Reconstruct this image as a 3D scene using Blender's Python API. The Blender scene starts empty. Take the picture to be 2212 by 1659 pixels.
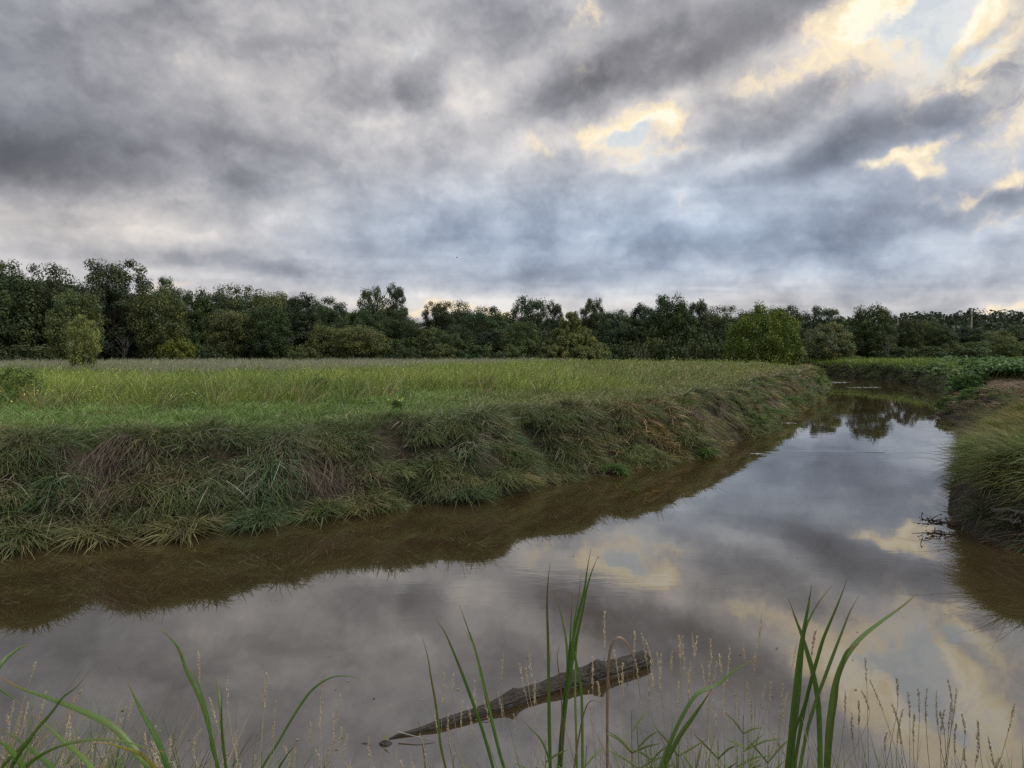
import bpy, math
import numpy as np
from mathutils import Vector

rng = np.random.default_rng(11)
SC = bpy.context.scene
COL = SC.collection
R = math.radians

# ------------------------------------------------------------------ camera
FPX = 1475.0
PIT = math.atan2(69.5, FPX)
EYE = 3.2
cam = bpy.data.cameras.new('camera'); cam.lens = 24.0; cam.sensor_width = 36.0
cam.clip_start = 0.05; cam.clip_end = 6000
camo = bpy.data.objects.new('camera', cam); COL.objects.link(camo)
camo.location = (0, 0, EYE); camo.rotation_euler = (math.pi/2 - PIT, 0, 0)
SC.camera = camo

def ray(px, py):
    a = (px-1106.0)/FPX; b = (829.5-py)/FPX
    return np.array([a, math.cos(PIT)+b*math.sin(PIT), -math.sin(PIT)+b*math.cos(PIT)])
def at_z(px, py, z):
    d = ray(px, py); t = (z-EYE)/d[2]
    return np.array([d[0]*t, d[1]*t, z])
def at_y(px, py, y):
    d = ray(px, py); t = y/d[1]
    return np.array([d[0]*t, y, EYE+d[2]*t])

# ------------------------------------------------------------------ light
SUN_EL, SUN_AZ = R(44), R(112)          # azimuth from +Y towards +X
SKY_GAIN = 0.60
sun = bpy.data.lights.new('sun', 'SUN'); sun.energy = 1.5; sun.angle = R(30); sun.color = (1.0, .93, .82)
suno = bpy.data.objects.new('sun', sun); COL.objects.link(suno)
sd_ = Vector((math.sin(SUN_AZ)*math.cos(SUN_EL), math.cos(SUN_AZ)*math.cos(SUN_EL), math.sin(SUN_EL)))
suno.rotation_euler = sd_.to_track_quat('Z', 'Y').to_euler()
SC.view_settings.view_transform = 'Standard'; SC.view_settings.look = 'None'
SC.view_settings.exposure = 0.8; SC.view_settings.gamma = 1.0
SC.view_settings.use_curve_mapping = False
SC.render.engine = 'CYCLES'
SC.cycles.max_bounces = 6; SC.cycles.diffuse_bounces = 3; SC.cycles.glossy_bounces = 3
SC.cycles.transmission_bounces = 3; SC.cycles.transparent_max_bounces = 6
SC.cycles.use_denoising = False
SC.cycles.sample_clamp_indirect = 6

class NT:
    """tiny helper that writes node chains"""
    def __init__(s, tree): s.t = tree; s.n = tree.nodes; s.l = tree.links
    def node(s, kind, **kw):
        n = s.n.new(kind)
        for k, v in kw.items(): setattr(n, k, v)
        return n
    def put(s, sock, v):
        if v is None: return
        if hasattr(v, 'links') or isinstance(v, bpy.types.NodeSocket): s.l.new(v, sock)
        else: sock.default_value = v
    def m(s, op, a, b=None, c=None, clamp=False):
        n = s.node('ShaderNodeMath', operation=op, use_clamp=clamp)
        s.put(n.inputs[0], a); s.put(n.inputs[1], b); s.put(n.inputs[2], c)
        return n.outputs[0]
    def v(s, op, a, b=None, sc=None):
        n = s.node('ShaderNodeVectorMath', operation=op)
        s.put(n.inputs[0], a)
        if b is not None: s.put(n.inputs[1], b)
        if sc is not None: s.put(n.inputs['Scale'], sc)
        return n.outputs['Value'] if op in ('DOT_PRODUCT', 'LENGTH') else n.outputs[0]
    def comb(s, x, y, z):
        n = s.node('ShaderNodeCombineXYZ')
        for i, q in enumerate((x, y, z)): s.put(n.inputs[i], q)
        return n.outputs[0]
    def noise(s, vec, scale, detail=4, rough=.5, dist=0.0, dims='3D', color=False):
        n = s.node('ShaderNodeTexNoise', noise_dimensions=dims)
        s.put(n.inputs['Vector'], vec); n.inputs['Scale'].default_value = scale
        n.inputs['Detail'].default_value = detail; n.inputs['Roughness'].default_value = rough
        n.inputs['Distortion'].default_value = dist
        return n.outputs['Color'] if color else n.outputs[0]
    def ramp(s, fac, stops, interp='LINEAR'):
        n = s.node('ShaderNodeValToRGB'); n.color_ramp.interpolation = interp
        e = n.color_ramp.elements
        while len(e) < len(stops): e.new(.5)
        for q, (p, c) in zip(e, stops):
            q.position = p; q.color = (*c, 1) if len(c) == 3 else c
        s.put(n.inputs[0], fac); return n.outputs[0]
    def mix(s, fac, a, b, mode='MIX'):
        n = s.node('ShaderNodeMix', data_type='RGBA', blend_type=mode)
        s.put(n.inputs[0], fac)
        for k, q in ((6, a), (7, b)):
            if isinstance(q, tuple) and len(q) == 3: q = (*q, 1)
            s.put(n.inputs[k], q)
        return n.outputs[2]
    def mapr(s, v, a, b, c=0.0, d=1.0, smooth=True):
        n = s.node('ShaderNodeMapRange', interpolation_type='SMOOTHSTEP' if smooth else 'LINEAR')
        s.put(n.inputs[0], v)
        for i, q in enumerate((a, b, c, d)): n.inputs[i+1].default_value = q
        return n.outputs[0]

# ------------------------------------------------------------------ sky (clouds at real directions, all round)
W = bpy.data.worlds.new('World'); SC.world = W; W.use_nodes = True
T = NT(W.node_tree); T.n.clear()
tc = T.node('ShaderNodeTexCoord').outputs['Generated']
dirv = T.v('NORMALIZE', tc)
sp = T.node('ShaderNodeSeparateXYZ'); T.put(sp.inputs[0], dirv)
X, Y, Z = sp.outputs
az = T.m('ARCTAN2', X, Y); el = T.m('ARCSINE', Z)
zz = T.m('ADD', T.m('MAXIMUM', Z, 0.0), 0.10)
plane = T.comb(T.m('DIVIDE', X, zz), T.m('DIVIDE', Y, zz), 0.0)      # cloud-deck coordinates
# the deck's cloud streets run from lower left to upper right
def aspect(vec, rot, sx, sy, loc=(0, 0, 0)):
    n = T.node('ShaderNodeMapping'); T.put(n.inputs[0], vec)
    n.inputs['Rotation'].default_value = (0, 0, R(rot)); n.inputs['Scale'].default_value = (sx, sy, 1)
    n.inputs['Location'].default_value = loc
    return n.outputs[0]
azel = T.comb(az, el, 0.0)
w1 = T.noise(azel, 5.0, 5, .6, color=True)
w2 = T.noise(azel, 22.0, 3, .6, color=True)
def centred(c, k): return T.v('MULTIPLY', T.v('SUBTRACT', c, (.5, .5, .5)), k)
warp = T.v('ADD', centred(w1, (.15, .09, 0)), centred(w2, (.055, .04, 0)))
q = T.v('ADD', azel, warp)
q_soft = T.v('ADD', azel, centred(w1, (.10, .055, 0)))

def direction(px, py):
    d = ray(px, py); d = d/np.linalg.norm(d)
    return math.atan2(d[0], d[1]), math.asin(d[2])
def blobs(vec, items, crisp=False):
    acc = 0.0
    sv = T.node('ShaderNodeSeparateXYZ'); T.put(sv.inputs[0], vec)
    for px, py, rx, ry, rot, w in items:
        a, e = direction(px, py)
        n = T.node('ShaderNodeMapping', vector_type='TEXTURE')
        T.put(n.inputs[0], T.comb(sv.outputs[0], sv.outputs[1], acc))   # chained through z: keeps the shader stack small
        n.inputs['Location'].default_value = (a, e, 0); n.inputs['Rotation'].default_value = (0, 0, R(rot))
        n.inputs['Scale'].default_value = (rx/FPX*.95, ry/FPX*.95, 1e5)
        dd = T.v('DOT_PRODUCT', n.outputs[0], n.outputs[0])
        if crisp: dd = T.m('MULTIPLY', dd, dd)
        g = T.m('POWER', 0.3679, dd)
        acc = T.m('MULTIPLY_ADD', g, w, acc)
    return acc
# lightness of the deck: dark (-) and pale (+) masses
soft = blobs(q_soft, [
 (120, 60, 460, 200, 0, -.30), (-40, 260, 260, 130, 0, -.34), (60, 360, 240, 60, 0, -.22),
 (600, 120, 170, 120, 20, -.06), (620, 330, 160, 50, -10, -.14), (1010, 20, 75, 42, 0, -.22),
 (1085, 90, 80, 60, 20, -.16), (1240, 165, 120, 40, 18, -.22), (1640, 60, 260, 75, 14, -.26),
 (1850, 300, 150, 35, 12, -.2), 
 (1770, 470, 260, 70, 15, -.20), (1900, 440, 220, 36, 18, -.12),
 (1620, 520, 240, 50, 5, -.13), (950, 540, 260, 55, 5, -.15), (1250, 590, 260, 26, 0, -.12), (480, 556, 260, 17, -4, -.22), (200, 548, 260, 14, -3, -.18),
 (2120, 610, 260, 16, 3, -.10), (1900, 560, 260, 22, 3, -.06),
 (140, 455, 330, 50, 0, .14), (250, 500, 300, 30, 0, .08), (520, 420, 170, 40, 10, .08), (430, 125, 48, 60, 0, .24), (760, 260, 190, 35, 0, .10),
 (960, 210, 60, 60, 0, .12), (1030, 140, 50, 150, 0, .08), (1130, 240, 100, 120, 0, .07), (1480, 458, 60, 34, 0, .10), (1650, 592, 200, 26, 0, .14), (560, 604, 420, 14, -4, .16),
 (1100, 650, 600, 18, 0, .20), (1450, 205, 330, 22, 17, .14), (1700, 340, 200, 22, 4, .12), (2000, 530, 220, 30, 12, .08), (1500, 640, 500, 12, 0, .05),
 (700, 30, 150, 70, 0, .06), (-300, 500, 300, 80, 0, .1), (2300, 60, 200, 80, 0, -.1),
 (500, -150, 900, 130, 0, -.14), (1500, -90, 300, 60, 15, -.20), (1300, 440, 700, 90, 4, .0),
])
crisp = blobs(q_soft, [(300, 338, 340, 66, 2, -.20), (900, 195, 62, 58, 30, -.20), (1480, 90, 330, 72, 17, -.27), (1300, 150, 150, 36, 24, -.14), (2040, 255, 330, 58, 13, -.30),
 (1660, 258, 190, 44, 22, -.20), (1850, 318, 170, 26, 10, -.10), (1560, 397, 150, 15, 4, -.10), (2175, 98, 100, 44, 12, -.22), (2175, 452, 110, 32, 4, -.24), (420, 562, 240, 16, -4, -.10), (1090, 85, 70, 50, 25, -.10), (1930, 480, 240, 34, 16, -.10)], True)
soft = T.m('ADD', soft, T.m('MULTIPLY', crisp, 1.35))
billow = T.noise(T.v('ADD', azel, centred(w1, (.05, .03, 0))), 7.5, 8, .58, .0, '2D')
wisps = T.noise(aspect(T.v('ADD', azel, centred(w2, (.05, .04, 0))), -14, 1.0, 1.7), 12.0, 7, .62, .25, '2D')
fine_a = T.noise(aspect(plane, 25, 1.0, 1.7), 1.15, 9, .56, .35, '2D')
fine_b = T.noise(T.v('ADD', azel, centred(w2, (.03, .02, 0))), 24.0, 7, .62, .2, '2D')
vor = T.node('ShaderNodeTexVoronoi', voronoi_dimensions='2D', feature='SMOOTH_F1'); T.put(vor.inputs['Vector'], aspect(T.v('ADD', azel, centred(T.noise(azel, 13.0, 4, .65, color=True), (.10, .07, 0))), -14, 1.0, 2.1))
vor.inputs['Scale'].default_value = 8.0; vor.inputs['Smoothness'].default_value = .35; vor.inputs['Detail'].default_value = 2.0; vor.inputs['Roughness'].default_value = .55
ridge = T.m('ABSOLUTE', T.m('SUBTRACT', billow, .5))
# thin places: cream, gold, then white and blue
gap = blobs(q, [
 (1320, 276, 150, 52, 8, .66), (1250, 285, 60, 34, 0, .2), (1350, 300, 90, 26, 0, .2), (1400, 345, 130, 20, 4, .42), (1400, 265, 70, 22, 4, .35), (1240, 60, 50, 90, 0, .42), (1262, 15, 40, 30, 0, .3),
 (1620, 165, 160, 26, 10, .30), (1860, 105, 120, 80, 40, .36), (1820, 30, 110, 50, 0, .28), (2010, 85, 70, 62, 45, .55), (2100, 35, 70, 50, 30, .62), (2120, 135, 100, 24, 25, .42),
 (1960, -40, 220, 70, 20, .5), (2160, -110, 200, 80, 20, .6), (1945, 352, 62, 13, 8, .55), (1985, 372, 36, 20, -30, .45), (2190, 398, 60, 14, 15, .50), (2190, 480, 60, 14, 10, .42),
 (2060, 440, 40, 20, 0, .25), (915, 664, 130, 18, 0, .50), (1050, 672, 160, 12, 0, .36), (2170, 658, 80, 14, 5, .80), (300, 612, 200, 12, 0, .26), (720, 640, 160, 14, 0, .34),
 (870, 110, 62, 26, 30, .36), (800, 262, 90, 12, 10, .28), (970, 215, 36, 34, 30, .32), (430, 120, 30, 34, 0, .20), (1480, 455, 46, 26, 0, .22),
 (2300, 250, 180, 60, 10, .3), (2500, 100, 300, 200, 0, .35)])
lum = T.m('MULTIPLY_ADD', soft, .62, 0.80)
lum = T.m('MULTIPLY_ADD', T.m('SUBTRACT', fine_a, .5), .22, lum)
lum = T.m('MULTIPLY_ADD', T.m('SUBTRACT', billow, .5), .40, lum)
lum = T.m('MULTIPLY_ADD', T.m('SUBTRACT', wisps, .5), .20, lum)
lum = T.m('MULTIPLY_ADD', T.m('SUBTRACT', fine_b, .5), .16, lum)
lum = T.m('MULTIPLY_ADD', T.m('SUBTRACT', ridge, .06), -.25, lum)
lum = T.m('MULTIPLY_ADD', T.m('SUBTRACT', .38, vor.outputs['Distance']), .19, lum)
lum = T.m('MULTIPLY_ADD', T.m('MINIMUM', gap, .8), .30, lum)
deck = T.ramp(lum, [(0.0, (.112, .120, .145)), (.2, (.150, .160, .190)), (.4, (.232, .246, .290)), (.58, (.350, .368, .418)), (.76, (.52, .53, .57)), (1.0, (.80, .79, .79))])
# blue cast of the lower middle deck, warm cast upper left
tint = T.m('MAXIMUM', blobs(q_soft, [(1500, 470, 620, 130, 5, .9), (1900, 560, 500, 80, 0, .5), (900, 500, 350, 110, 0, .5)]), 0.0, clamp=True)
deck = T.mix(T.m('MINIMUM', tint, 1.0), deck, T.mix(1.0, deck, (.86, 1.0, 1.15), 'MULTIPLY'))
tint2 = blobs(q_soft, [(560, 130, 500, 330, 0, .7), (1550, 130, 500, 200, 0, .8), (150, 470, 400, 90, 0, .8), (1100, 670, 1500, 45, 0, .9)])
deck = T.mix(T.m('MINIMUM', tint2, 1.0), deck, T.mix(1.0, deck, (1.08, 1.0, .91), 'MULTIPLY'))
gn = T.noise(T.v('ADD', azel, centred(w2, (.03, .03, 0))), 20.0, 9, .66, .3, '2D')
gapf = T.m('MULTIPLY_ADD', T.m('SUBTRACT', gn, .5), 1.9, gap)
gapf = T.m('MULTIPLY_ADD', T.m('SUBTRACT', billow, .5), .9, gapf)
ga = T.m('MULTIPLY', T.mapr(gapf, -.05, 1.05), T.mapr(gap, .0, .46))
blue = blobs(q, [(1335, 296, 62, 24, 0, .95), (1995, 95, 62, 36, 45, .80), (2100, 100, 70, 20, 30, .6), (880, 105, 70, 34, 30, .9), (1400, 350, 110, 14, 0, .8),
 (800, 262, 90, 12, 10, .6), (2010, -10, 110, 40, 30, .7), (2110, -60, 120, 40, 30, .5), (2500, 100, 300, 120, 0, .6)])
bluef = T.mapr(T.m('MULTIPLY_ADD', T.m('SUBTRACT', billow, .5), .7, T.m('MULTIPLY_ADD', T.m('SUBTRACT', gn, .5), 1.6, blue)), .28, .84)
gold = T.ramp(gapf, [(.0, (.56, .52, .50)), (.32, (.74, .64, .54)), (.55, (.96, .79, .54)), (.8, (.99, .84, .57)), (1.0, (1.03, .94, .76))])
nish = T.node('ShaderNodeTexSky', sky_type='NISHITA'); nish.sun_disc = False
nish.sun_elevation = SUN_EL; nish.sun_rotation = SUN_AZ
GK = .1
blue_sky = T.mix(.62, T.v('MULTIPLY', nish.outputs[0], (.65*GK, .65*GK, .65*GK)), (.92, .97, .98))
veil = T.mapr(T.m('MULTIPLY_ADD', wisps, .5, T.m('MULTIPLY', gn, .5)), .46, .60)
blue_sky = T.mix(T.m('MULTIPLY', veil, .32), blue_sky, (.98, .93, .84))
gapcol = T.mix(bluef, gold, blue_sky)
sky = T.mix(ga, deck, gapcol)
# sky brightened towards the unseen zenith to light the land, on the overcast pattern
up = T.mapr(el, R(33), R(75), 1.0, 2.3)
sky = T.v('SCALE', sky, sc=T.m('MULTIPLY', up, SKY_GAIN/GK))
bg = T.node('ShaderNodeBackground'); T.put(bg.inputs[0], sky); bg.inputs[1].default_value = GK
out = T.node('ShaderNodeOutputWorld'); T.l.new(bg.outputs[0], out.inputs[0])

# ------------------------------------------------------------------ generic helpers
def tag(o, label=None, cat=None, group=None, kind=None):
    for k, v in (('label', label), ('category', cat), ('group', group), ('kind', kind)):
        if v: o[k] = v
    return o
def link(name, data, parent=None, loc=None):
    o = bpy.data.objects.new(name, data); COL.objects.link(o)
    if parent is not None: o.parent = parent
    if loc is not None: o.location = loc
    return o
def thing(name, loc, label, cat, group=None, rz=0.0):
    o = link(name, None, None, loc); o.rotation_euler.z = rz; o.empty_display_size = .3
    return tag(o, label, cat, group)
def mesh_np(name, V, faces, col=None, mat=None, smooth=False):
    """V (n,3); faces: list of integer arrays (m,k)"""
    me = bpy.data.meshes.new(name)
    V = np.asarray(V, np.float32)
    me.vertices.add(len(V)); me.vertices.foreach_set('co', V.ravel())
    faces = [np.asarray(f, np.int32) for f in faces if len(f)]
    li = np.concatenate([f.ravel() for f in faces])
    tot = np.concatenate([np.full(len(f), f.shape[1], np.int32) for f in faces])
    st = np.concatenate([[0], np.cumsum(tot)[:-1]]).astype(np.int32)
    me.loops.add(len(li)); me.loops.foreach_set('vertex_index', li)
    me.polygons.add(len(tot)); me.polygons.foreach_set('loop_start', st)
    try: me.polygons.foreach_set('loop_total', tot)
    except Exception: pass
    if smooth: me.polygons.foreach_set('use_smooth', np.ones(len(tot), bool))
    if col is not None:
        a = me.attributes.new('col', 'FLOAT_COLOR', 'POINT')
        c = np.ones((len(V), 4), np.float32); c[:, :3] = np.clip(col, 0, 1)
        a.data.foreach_set('color', c.ravel())
    me.update(calc_edges=True)
    if mat: me.materials.append(mat)
    return me

def hash3(i, j, k):
    n = (i*374761393 + j*668265263 + k*2147483647) & 0xffffffff
    n = (n ^ (n >> 13))*1274126177 & 0xffffffff
    return ((n ^ (n >> 16)) & 0xffff)/65535.0
def vnoise(p):
    p = np.asarray(p, float); f = np.floor(p).astype(np.int64); t = p-f; t = t*t*(3-2*t)
    r = 0
    for a in (0, 1):
        for b in (0, 1):
            for c in (0, 1):
                w = (t[:, 0] if a else 1-t[:, 0])*(t[:, 1] if b else 1-t[:, 1])*(t[:, 2] if c else 1-t[:, 2])
                r = r + w*hash3(f[:, 0]+a, f[:, 1]+b, f[:, 2]+c)
    return r*2-1
def fbm(p, octv=4, gain=.5):
    p = np.asarray(p, float); s = 0; a = 1; t = 0
    for _ in range(octv):
        s = s + a*vnoise(p); t += a; a *= gain; p = p*2.03+17.3
    return s/t
def nz(x, y, sc, octv=3, off=0.0):
    return fbm(np.stack([x*sc+off, y*sc+off*1.7, np.full_like(x, off)], 1), octv)
def ss(v, a, b):
    t = np.clip((v-a)/(b-a), 0, 1); return t*t*(3-2*t)
def unit(v): return v/np.maximum(np.linalg.norm(v, axis=-1, keepdims=True), 1e-9)

# ------------------------------------------------------------------ materials
def leaf_mat(name, transl=.25, rough=.6, var=.25, spec=.25, base=None):
    m = bpy.data.materials.new(name); m.use_nodes = True; t = NT(m.node_tree); t.n.clear()
    if base is None:
        at = t.node('ShaderNodeAttribute', attribute_name='col').outputs['Color']
    else:
        at = base
    oi = t.node('ShaderNodeObjectInfo').outputs['Random']
    pos = t.node('ShaderNodeNewGeometry').outputs['Position']
    nn = t.noise(pos, 1.7, 3, .6)
    f = t.m('ADD', t.m('MULTIPLY_ADD', oi, var, 1-var*.5), t.m('MULTIPLY_ADD', nn, .5, -.25))
    hs = t.node('ShaderNodeHueSaturation'); t.put(hs.inputs['Color'], (*at, 1) if base else at)
    t.put(hs.inputs['Value'], f)
    t.put(hs.inputs['Hue'], t.m('MULTIPLY_ADD', t.m('FRACT', t.m('MULTIPLY', oi, 7.13)), .03*var/.25, .5-.015*var/.25))
    c = hs.outputs[0]
    p = t.node('ShaderNodeBsdfPrincipled'); t.put(p.inputs['Base Color'], c)
    p.inputs['Roughness'].default_value = rough; p.inputs['Specular IOR Level'].default_value = spec
    tr = t.node('ShaderNodeBsdfTranslucent'); t.put(tr.inputs[0], t.mix(1.0, c, (1.25, 1.2, .6), 'MULTIPLY'))
    mx = t.node('ShaderNodeMixShader'); mx.inputs[0].default_value = transl
    t.l.new(p.outputs[0], mx.inputs[1]); t.l.new(tr.outputs[0], mx.inputs[2])
    o = t.node('ShaderNodeOutputMaterial'); t.l.new(mx.outputs[0], o.inputs[0])
    return m
def blotch(m, cols):
    t = NT(m.node_tree); hs = [n for n in m.node_tree.nodes if n.type == 'HUE_SAT'][0]
    pos = t.node('ShaderNodeNewGeometry').outputs['Position']
    n1 = t.noise(t.v('MULTIPLY', pos, (1, 1, .35)), 55, 4, .7); n2 = t.noise(pos, 7, 3, .6)
    f = t.m('MULTIPLY', t.mapr(n1, .56, .66), t.mapr(n2, .45, .62))
    src = hs.inputs['Color'].links[0].from_socket
    st = t.noise(t.v('MULTIPLY', pos, (1, 1, .04)), 300, 2, .5)
    t.put(hs.inputs['Color'], t.mix(f, t.mix(1.0, src, t.ramp(st, [(.3, (.78, .78, .78)), (.7, (1.15, 1.15, 1.1))]), 'MULTIPLY'), cols))
def bark_mat(name, c1, c2, scale=6.0, bump=.4, rough=.9):
    m = bpy.data.materials.new(name); m.use_nodes = True; t = NT(m.node_tree); t.n.clear()
    pos = t.node('ShaderNodeTexCoord').outputs['Object']
    n1 = t.noise(pos, scale, 6, .65, .5); n2 = t.noise(pos, scale*5, 4, .6)
    f = t.m('MULTIPLY_ADD', n2, .5, t.m('MULTIPLY', n1, .6))
    p = t.node('ShaderNodeBsdfPrincipled'); t.put(p.inputs['Base Color'], t.ramp(f, [(.3, c1), (.75, c2)]))
    p.inputs['Roughness'].default_value = rough; p.inputs['Specular IOR Level'].default_value = .2
    b = t.node('ShaderNodeBump'); b.inputs['Strength'].default_value = bump; b.inputs['Distance'].default_value = .05
    t.put(b.inputs['Height'], f); t.l.new(b.outputs[0], p.inputs['Normal'])
    o = t.node('ShaderNodeOutputMaterial'); t.l.new(p.outputs[0], o.inputs[0])
    return m
M_TREE = leaf_mat('tree_foliage', .22, .6, .35, .2)
M_GRASS = leaf_mat('grass_blades', .30, .55, .0, .3)
M_CAT = leaf_mat('cattail_blade', .28, .42, .2, .4)
blotch(M_CAT, (.16, .10, .05))
M_STRAW = leaf_mat('dry_straw', .30, .7, .25, .2)
M_BARK = bark_mat('bark', (.022, .018, .014), (.085, .07, .055), 5)
M_GREYBARK = bark_mat('grey_bark', (.05, .047, .040), (.12, .11, .10), 8)
M_LOG = bark_mat('wet_log_bark', (.010, .009, .008), (.070, .062, .053), 9, .6, .8)
M_LOGEND = bark_mat('log_end_grain', (.055, .045, .036), (.14, .115, .09), 20, .4)
M_SOIL = bark_mat('bank_soil', (.022, .015, .011), (.085, .062, .05), 7, .8)
M_STONE = bark_mat('wet_stone', (.05, .048, .045), (.17, .16, .15), 12, .3, .6)
M_POLE = bark_mat('pole_wood', (.16, .15, .14), (.27, .25, .23), 3, .2)
M_WIRE = bark_mat('wire_metal', (.03, .03, .03), (.05, .05, .05), 3, .0)

# ------------------------------------------------------------------ the river's outline (water level z = 0)
LEFT_PX = [(0, 1187), (150, 1168), (250, 1160), (330, 1152), (450, 1140), (560, 1132), (700, 1114), (790, 1104), (835, 1098), (875, 1086), (1000, 1080), (1090, 1068),
           (1140, 1058), (1175, 1038), (1300, 1024), (1380, 1010), (1440, 1002), (1540, 984), (1560, 962), (1600, 950), (1642, 938), (1680, 914), (1712, 892),
           (1745, 874), (1778, 852), (1785, 838), (1782, 828), (1770, 821)]
RIGHT_PX = [(1785, 813), (1860, 818), (1930, 823), (2000, 832), (2040, 845), (2056, 860), (2062, 872), (2048, 884), (2040, 896), (2062, 914), (2095, 932),
            (2130, 955), (2112, 985), (2072, 1030), (2060, 1075), (2058, 1110), (2085, 1142), (2130, 1158), (2212, 1190)]
left = [at_z(x, y, 0)[:2] for x, y in LEFT_PX]
right = [at_z(x, y, 0)[:2] for x, y in RIGHT_PX]
SHORE_L = np.array([(-90, 24), (-45, 14), (-22, 11.2), (-13, 10.6)] + [tuple(p) for p in left] + [(22, 84), (8, 96), (-12, 104)])
SHORE_R = np.array([(-6, 122), (18, 110), (33, 98)] + [tuple(p) for p in right] + [(11, 10.0), (9.5, 8.6), (8, 7.0), (6, 5.0)])
SHORE_N = np.array([(6, 5.0), (3.5, 4.2), (0, 4.0), (-3, 3.9), (-8, 4.1), (-20, 4.5), (-45, 6), (-90, 15)])
RIVER = np.concatenate([SHORE_L, SHORE_R, SHORE_N[1:]])
def seg_dist(x, y, P, closed=True):
    Q = np.roll(P, -1, 0) if closed else P[1:]
    P = P if closed else P[:-1]
    d = np.full(len(x), 1e9); ins = np.zeros(len(x), bool)
    for (ax, ay), (bx, by) in zip(P, Q):
        ex, ey = bx-ax, by-ay
        t = np.clip(((x-ax)*ex+(y-ay)*ey)/(ex*ex+ey*ey+1e-12), 0, 1)
        d = np.minimum(d, (x-ax-t*ex)**2+(y-ay-t*ey)**2)
        if closed:
            c = ((ay > y) != (by > y))
            xi = ax + (y-ay)*ex/(ey if abs(ey) > 1e-12 else 1e-12)
            ins ^= c & (x < xi)
    return np.sqrt(d), ins
def river_sd(x, y):
    d, i = seg_dist(x, y, RIVER); return np.where(i, -d, d)
def ground_z(x, y, s=None):
    if s is None: s = river_sd(x, y)
    B = np.exp(-(((x-31)/8.5)**2+((y-39)/9)**2)**1.5)          # low mud bar on the right
    near = ss(-y, -6.5, -4.5)*(x < 9)
    rt = np.exp(-(((x-11)/4)**2+((y-14)/5)**2)**2)
    w = 1.15 + 4.2*B + 1.8*near - .55*rt
    rb = ss(x, 7, 9)*(1-ss(y, 24, 32))*ss(y, 2, 6)
    top = 1.6 - .95*B - .42*rb + .07*nz(x, y, .25, 3, 3.1) + .05*nz(x, y, .9, 2, 8.)
    s2 = s + (.28*nz(x, y, .9, 3, 5.5))*ss(s, .0, .5)*(1-.5*near)
    z = top*(.52*ss(s2, -.02, .50*w)+.48*ss(s2, .45*w, 1.05*w))
    z = z + (.36*nz(x, y, 1.15, 2, 9.)+.10*nz(x, y, 3.0, 2, 19.))*ss(s, .05, .5)*(1-ss(s, 1.3, 2.6))*(1-near)
    z = np.where(s < 0, -.8*ss(-s, 0, 2.5), np.maximum(z, .0+.05*ss(s, 0, .2)))
    hill = 15*np.exp(-(((x-330)/190)**2+((y-430)/120)**2)**1.3)
    return z + hill + .35*nz(x, y, .02, 2, 1.)*ss(y, 70, 200)

# ------------------------------------------------------------------ ground sheet and water
def spaced(a, b, step, lo, hi, grow=1.22):
    c = list(np.arange(a, b+step*.5, step)); s = step; v = c[-1]
    while v < hi: s *= grow; v += s; c.append(v)
    s = step; v = c[0]; pre = []
    while v > lo: s *= grow; v -= s; pre.append(v)
    return np.array(pre[::-1]+c)
gx = spaced(-14, 44, .26, -1500, 1500); gy1 = np.arange(1, 30, .2); gy2 = np.arange(30, 96, .42)
gy = np.concatenate([[-1200, -600, -250, -100, -40, -15, -6, -2, 0], gy1, gy2, spaced(96.4, 100, .6, 96.4, 3200)])
GX, GY = np.meshgrid(gx, gy); fx, fy = GX.ravel(), GY.ravel()
gz = ground_z(fx, fy)
nxg, nyg = len(gx), len(gy)
idx = np.arange(nxg*nyg).reshape(nyg, nxg)
gf = np.stack([idx[:-1, :-1], idx[:-1, 1:], idx[1:, 1:], idx[1:, :-1]], -1).reshape(-1, 4)
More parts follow.
